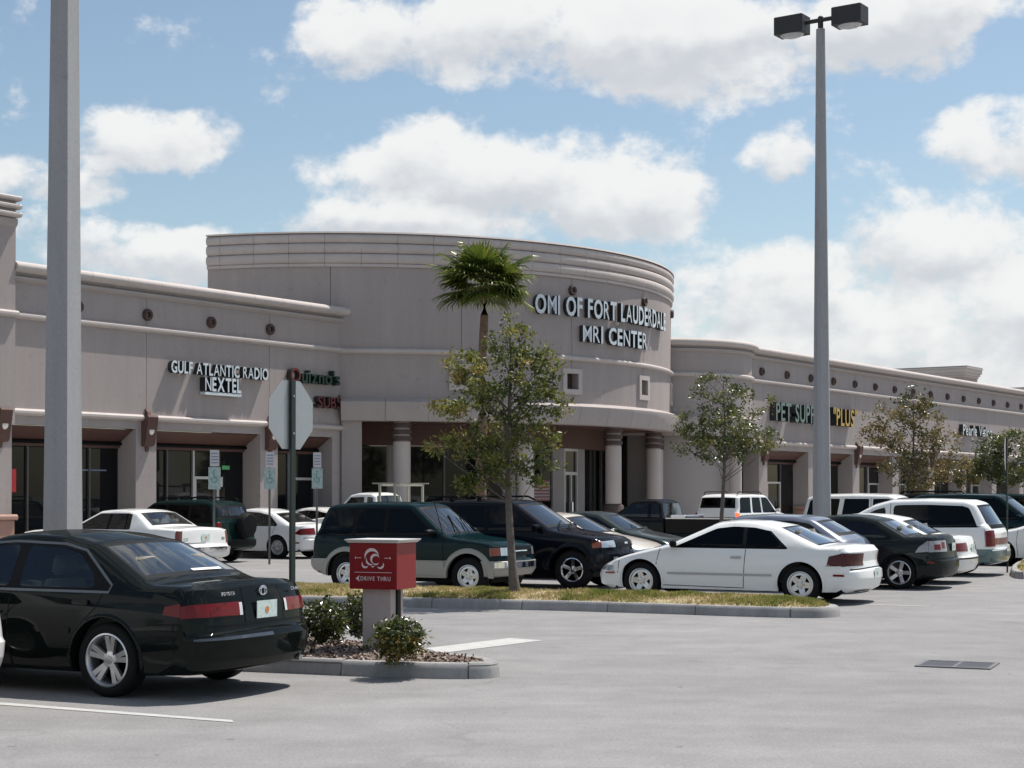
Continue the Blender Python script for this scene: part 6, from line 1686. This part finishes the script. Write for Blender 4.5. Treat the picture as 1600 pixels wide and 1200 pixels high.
def oak(label, base, lean, blobs, nclus, per, size, m, seed, tr=.075, group='young oaks in the car park'):
    """blobs: (x, y, z, rx, rz, w) crown clumps relative to the base"""
    rnd = random.Random(seed)
    t = thing('oak_tree', label, 'tree', base, 0, group)
    zt = max(b[2] + b[4] * .6 for b in blobs)
    axis = []
    for k in range(13):
        q = k / 12
        axis.append(Vector((lean[0] * q + .05 * sin(q * 5 + seed), lean[1] * q + .05 * cos(q * 4 + seed), zt * q)))
    tb = MB(); tb.tube(axis, [tr * (1.25 if k == 0 else 1) * (1 - .88 * k / 12) for k in range(13)], 10)
    def ax(z):
        q = max(0, min(.999, z / zt)) * 12; i = int(q); return axis[i].lerp(axis[i + 1], q - i)
    tips = []
    wsum = sum(b[5] for b in blobs)
    for b in blobs:
        c = Vector(b[:3])
        for k in range(max(2, int(nclus * b[5] / wsum))):
            while True:
                q = Vector((rnd.uniform(-1, 1), rnd.uniform(-1, 1), rnd.uniform(-1, 1)))
                if q.length < 1 and rnd.random() < .15 + q.length: break
            tips.append(c + Vector((q.x * b[3], q.y * b[3], q.z * b[4])))
    for i, tp in enumerate(tips):                    # limbs from the trunk to some tips, twigs to the rest
        a = ax(max(zt * .33, tp.z - .55 * math.hypot(tp.x, tp.y) - .25))
        if i % 7 == 0:
            mid = a.lerp(tp, .5) + Vector((rnd.gauss(0, .06), rnd.gauss(0, .06), rnd.gauss(0, .05) - .04))
            tb.tube([a, mid, tp], [.014, .009, .004], 5, False)
        else:
            j = min(tips[max(0, i - 12):i] or [a], key=lambda p: (p - tp).length)
            tb.tube([j.lerp(a, .15), tp], [.004, .002], 4, False)
    tb.build('trunk', M_BARK, t, 60)
    pts = []
    for tp in tips:
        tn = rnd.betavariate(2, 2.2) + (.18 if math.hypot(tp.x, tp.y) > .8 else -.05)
        for k in range(int(per * rnd.uniform(.6, 1.4))):
            d = Vector((rnd.gauss(0, 1), rnd.gauss(0, 1), rnd.gauss(0, .8))) * .072 * (size / .085)
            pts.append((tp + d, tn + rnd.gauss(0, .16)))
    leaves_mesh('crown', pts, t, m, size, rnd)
    return t

def blobs_px(base, Y, lst):
    """clump list given as u, v, half widths in photo pixels for a tree standing at depth Y"""
    a = FPX / Y; out = []
    r = random.Random(len(lst))
    for (u, v, ru, rv, w) in lst:
        out.append(((u - 800) / a - base[0], r.uniform(-.35, .35) * ru / a * 1.6, CAMH + (HZ - v) / a - base[2], ru / a, rv / a, w))
    return out
TB = (.035, 26.75, .25)
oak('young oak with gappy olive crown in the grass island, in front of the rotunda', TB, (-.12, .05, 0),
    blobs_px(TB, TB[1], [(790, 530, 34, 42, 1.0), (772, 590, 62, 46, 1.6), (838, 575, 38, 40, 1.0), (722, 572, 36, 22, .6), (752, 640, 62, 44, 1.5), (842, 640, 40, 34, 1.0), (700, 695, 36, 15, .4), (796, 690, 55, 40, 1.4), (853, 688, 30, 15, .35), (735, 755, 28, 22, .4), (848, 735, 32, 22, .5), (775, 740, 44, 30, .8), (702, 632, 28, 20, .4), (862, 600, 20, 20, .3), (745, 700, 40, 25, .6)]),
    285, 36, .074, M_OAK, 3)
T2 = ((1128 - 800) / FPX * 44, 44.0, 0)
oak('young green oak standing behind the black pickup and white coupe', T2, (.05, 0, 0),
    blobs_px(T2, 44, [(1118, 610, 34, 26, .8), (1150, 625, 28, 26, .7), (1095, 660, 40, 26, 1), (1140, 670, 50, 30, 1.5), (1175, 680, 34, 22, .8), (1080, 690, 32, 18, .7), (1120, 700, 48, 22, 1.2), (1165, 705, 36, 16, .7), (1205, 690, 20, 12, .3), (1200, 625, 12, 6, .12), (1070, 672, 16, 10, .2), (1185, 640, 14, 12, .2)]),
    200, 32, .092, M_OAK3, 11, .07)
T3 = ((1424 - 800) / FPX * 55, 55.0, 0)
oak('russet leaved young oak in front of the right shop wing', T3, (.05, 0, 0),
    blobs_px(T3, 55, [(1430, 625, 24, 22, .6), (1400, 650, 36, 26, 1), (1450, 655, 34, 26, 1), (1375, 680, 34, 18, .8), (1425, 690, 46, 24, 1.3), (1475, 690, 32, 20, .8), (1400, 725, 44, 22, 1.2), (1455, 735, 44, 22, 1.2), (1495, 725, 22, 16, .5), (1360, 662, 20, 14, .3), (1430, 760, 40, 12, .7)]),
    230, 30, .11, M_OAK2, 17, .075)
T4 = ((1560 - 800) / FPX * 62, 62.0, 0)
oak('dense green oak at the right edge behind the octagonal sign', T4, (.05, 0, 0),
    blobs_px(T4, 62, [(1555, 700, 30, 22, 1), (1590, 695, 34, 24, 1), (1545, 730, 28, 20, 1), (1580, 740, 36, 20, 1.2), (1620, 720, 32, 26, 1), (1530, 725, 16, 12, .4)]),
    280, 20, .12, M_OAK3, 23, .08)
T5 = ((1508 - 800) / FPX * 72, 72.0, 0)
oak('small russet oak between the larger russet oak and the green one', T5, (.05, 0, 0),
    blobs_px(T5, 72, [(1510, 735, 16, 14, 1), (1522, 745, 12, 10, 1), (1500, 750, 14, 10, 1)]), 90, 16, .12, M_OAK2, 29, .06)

# fan palm before the rotunda
PB = ((757 - 800) / FPX * 50, 50.0, .15)
palm = thing('palm_tree', 'fan palm with ragged green crown before the curved rotunda wall', 'tree', PB)
ztop = CAMH + (HZ - 440) / 52 - .15
b = MB(); n = 16
b.tube([Vector((-.10 + .10 * (k / n) ** 2 + .02 * sin(k), 0, ztop * k / n)) for k in range(n + 1)], [.16 - .05 * k / n + (.012 if k % 2 else 0) for k in range(n + 1)], 12)
b.build('trunk', mat('palm_bark', (.17, .105, .07), .95, noise=.4, nscale=9, bump=1, bscale=22), palm, 60)
M_FROND = leaf_mat('palm_frond', [(.024, .045, .010), (.07, .105, .016), (.14, .165, .026), (.26, .23, .07)], .36, .35)
def frond_mesh(seed):
    r = random.Random(seed); V = []; F = []; tone = []
    def quad(a, b_, w0, w1, nrm, tn):
        d = (b_ - a).normalized(); s = d.cross(nrm).normalized(); k = len(V)
        V.extend([a - s * w0, a + s * w0, b_ + s * w1, b_ - s * w1]); F.append((k, k + 1, k + 2, k + 3)); tone.append(tn)
    Z = Vector((0, 0, 1))
    pet = .62; quad(Vector((0, 0, 0)), Vector((pet, 0, .04)), .028, .018, Z, .8); quad(Vector((0, 0, 0)), Vector((pet, 0, .04)), .02, .014, Vector((0, 1, 0)), .8)
    ns = 26
    for k in range(ns):
        a = radians(-105 + 210 * k / (ns - 1)); L_ = (.88 - .25 * abs(a) / 1.83) * r.uniform(.9, 1.06)
        d = Vector((cos(a), sin(a), .10 * cos(a * 2)))
        p0 = Vector((pet, 0, .04)); p1 = p0 + d * L_ * .55; p2 = p0 + d * L_ * .86 + Vector((0, 0, -.05)); p3 = p0 + d * L_ + Vector((r.gauss(0, .02), r.gauss(0, .02), -.12 - .08 * r.random()))
        nr = Vector((.15 * r.gauss(0, 1), (-1) ** k * .45, 1)).normalized(); tn = .35 + r.gauss(0, .15)
        quad(p0, p1, .010, .036, nr, tn); quad(p1, p2, .036, .020, nr, tn + .1); quad(p2, p3, .020, .002, nr, tn + .4)
    me = bpy.data.meshes.new('frond'); me.from_pydata([tuple(v) for v in V], [], F)
    at = me.attributes.new('tone', 'FLOAT', 'FACE'); at.data.foreach_set('value', [max(0, min(1, q)) for q in tone]); me.materials.append(M_FROND)
    return me
FM = [frond_mesh(k) for k in range(4)]
r_ = random.Random(5)
for k in range(56):
    el = radians(60 - 86 * (k / 55) ** .85 + r_.gauss(0, 6)); az = k * 2.39996 + r_.gauss(0, .15)
    o = share('frond', FM[k % 4], palm, (0.0, 0, ztop - .06 + .2 * sin(el)))
    o.rotation_mode = 'XYZ'; o.rotation_euler = (r_.gauss(0, .25), -el, az); s = r_.uniform(.85, 1.25) * (.80 if el > .6 else 1.0); o.scale = (s, s, s)

# clipped bushes in the mulch bed
M_BUSH = leaf_mat('bush_leaf', [(.020, .036, .008), (.055, .075, .014), (.12, .12, .025), (.30, .18, .03)], .26, .25)
def bush(label, u, v, rx, rz, seed, nl, tone=0.0, stemz=.05):
    rnd = random.Random(seed); P = gp(u, v, .18); t = thing('bush', label, 'bush', P, 0, 'low bushes in the mulch bed')
    b = MB()
    pts = []
    for k in range(16):
        a = rnd.uniform(0, 2 * pi); q = rnd.uniform(.3, .9)
        b.tube([(0, 0, 0), (rx * q * .5 * cos(a), rx * q * .5 * sin(a), rz * .7), (rx * q * cos(a), rx * q * sin(a), rz * rnd.uniform(1.0, 1.7))], [.014, .010, .004], 5, False)
    b.build('stems', M_BARK, t)
    for k in range(nl):
        while True:
            q = Vector((rnd.uniform(-1, 1), rnd.uniform(-1, 1), rnd.uniform(-1, 1)))
            if .45 < q.length < 1: break
        lump = 1 + .20 * mnoise.noise((q.x * 2.3 + seed, q.y * 2.3, q.z * 2.3)) * 2
        pts.append((Vector((q.x * rx * lump, q.y * rx * lump, rz + q.z * rz * lump)), .35 + rnd.gauss(0, .2) + (tone if q.z < .2 else 0)))
    leaves_mesh('foliage', pts, t, M_BUSH, .052, rnd, .6, .55)
bush('rounded bush right by the sedan tail, leftmost in the mulch bed', 505, 1006, .275, .245, 1, 1900)
bush('bush left of the red sign pillar, farther back in the bed', 560, 996, .19, .25, 2, 1300)
bush('nearest bush with some orange leaves in front of the sign pillar', 622, 1031, .27, .205, 3, 2000, .25)

# grass blades and mulch chips
M_GRASS = leaf_mat('grass_blade', [(.085, .135, .020), (.17, .20, .035), (.30, .27, .085), (.46, .36, .19)], .65, .45)
def grass(name, ring, zat, nb, seed, hmax=.11, label=None):
    rnd = random.Random(seed); xs = [p[0] for p in ring]; ys = [p[1] for p in ring]; V = []; F = []; tone = []
    k = 0; tries = 0
    cache = {}
    while k < nb and tries < nb * 9:
        tries += 1
        x, y = rnd.uniform(min(xs), max(xs)), rnd.uniform(min(ys), max(ys))
        if y > 60 or not inside((x, y), ring): continue
        d = mnoise.noise((x * .9, y * .9, 1.0)) * .6 + mnoise.noise((x * 3.1, y * 3.1, 5.0)) * .4
        if rnd.random() > .52 + 1.25 * d: continue
        key = (round(x, 1), round(y, 1))
        if key not in cache: cache[key] = zat(*key)
        z = cache[key]; h = hmax * rnd.uniform(.35, 1.0) * (.75 + .5 * max(0, d)); a = rnd.uniform(0, 2 * pi); w = rnd.uniform(.006, .012)
        lx, ly = rnd.gauss(0, .5) * h, rnd.gauss(0, .5) * h
        n = len(V); V += [(x - w * cos(a), y - w * sin(a), z - .01), (x + w * cos(a), y + w * sin(a), z - .01), (x + lx, y + ly, z + h)]
        F.append((n, n + 1, n + 2)); tone.append(max(0, min(1, .74 - d * 1.3 + rnd.gauss(0, .2)))); k += 1
    me = bpy.data.meshes.new(name); me.from_pydata(V, [], F); at = me.attributes.new('tone', 'FLOAT', 'FACE'); at.data.foreach_set('value', tone); me.materials.append(M_GRASS)
    o = bpy.data.objects.new(name, me); COL.objects.link(o)
    tag(o, label, 'grass', None, 'stuff')
grass('grass', ring1, zat1, 46000, 1, .075, label='patchy short grass covering the long kerbed island before the cars')
grass('grass', ring3, zat3, 6000, 2, label='strip of grass on the small island at the right edge')
def chips(name, ring, zat, nb, seed, label):
    rnd = random.Random(seed); xs = [p[0] for p in ring]; ys = [p[1] for p in ring]; V = []; F = []; tone = []; k = 0; cache = {}
    while k < nb:
        x, y = rnd.uniform(max(min(xs), -4.5), max(xs)), rnd.uniform(min(ys), max(ys))
        if not inside((x, y), ring): continue
        key = (round(x, 1), round(y, 1))
        if key not in cache: cache[key] = zat(*key)
        z = cache[key] + .012; a = rnd.uniform(0, 2 * pi); l = rnd.uniform(.012, .04); w = rnd.uniform(.006, .014); t = rnd.gauss(0, .012)
        n = len(V); c, s = cos(a), sin(a)
        V += [(x - c * l - s * w, y - s * l + c * w, z - t), (x + c * l - s * w, y + s * l + c * w, z + t), (x + c * l + s * w, y + s * l - c * w, z + t + .004), (x - c * l + s * w, y - s * l - c * w, z - t + .004)]
        F.append((n, n + 1, n + 2, n + 3)); tone.append(rnd.random()); k += 1
    me = bpy.data.meshes.new(name); me.from_pydata(V, [], F); at = me.attributes.new('tone', 'FLOAT', 'FACE'); at.data.foreach_set('value', tone)
    me.materials.append(leaf_mat('chip', [(.04, .027, .02), (.11, .075, .058), (.22, .165, .13), (.40, .33, .28)], .9, .0))
    o = bpy.data.objects.new(name, me); COL.objects.link(o); tag(o, label, 'mulch', None, 'stuff')
chips('mulch_chips', ring2, zat2, 5200, 4, 'scattered wood chips and dry leaves in the bed below the red sign')
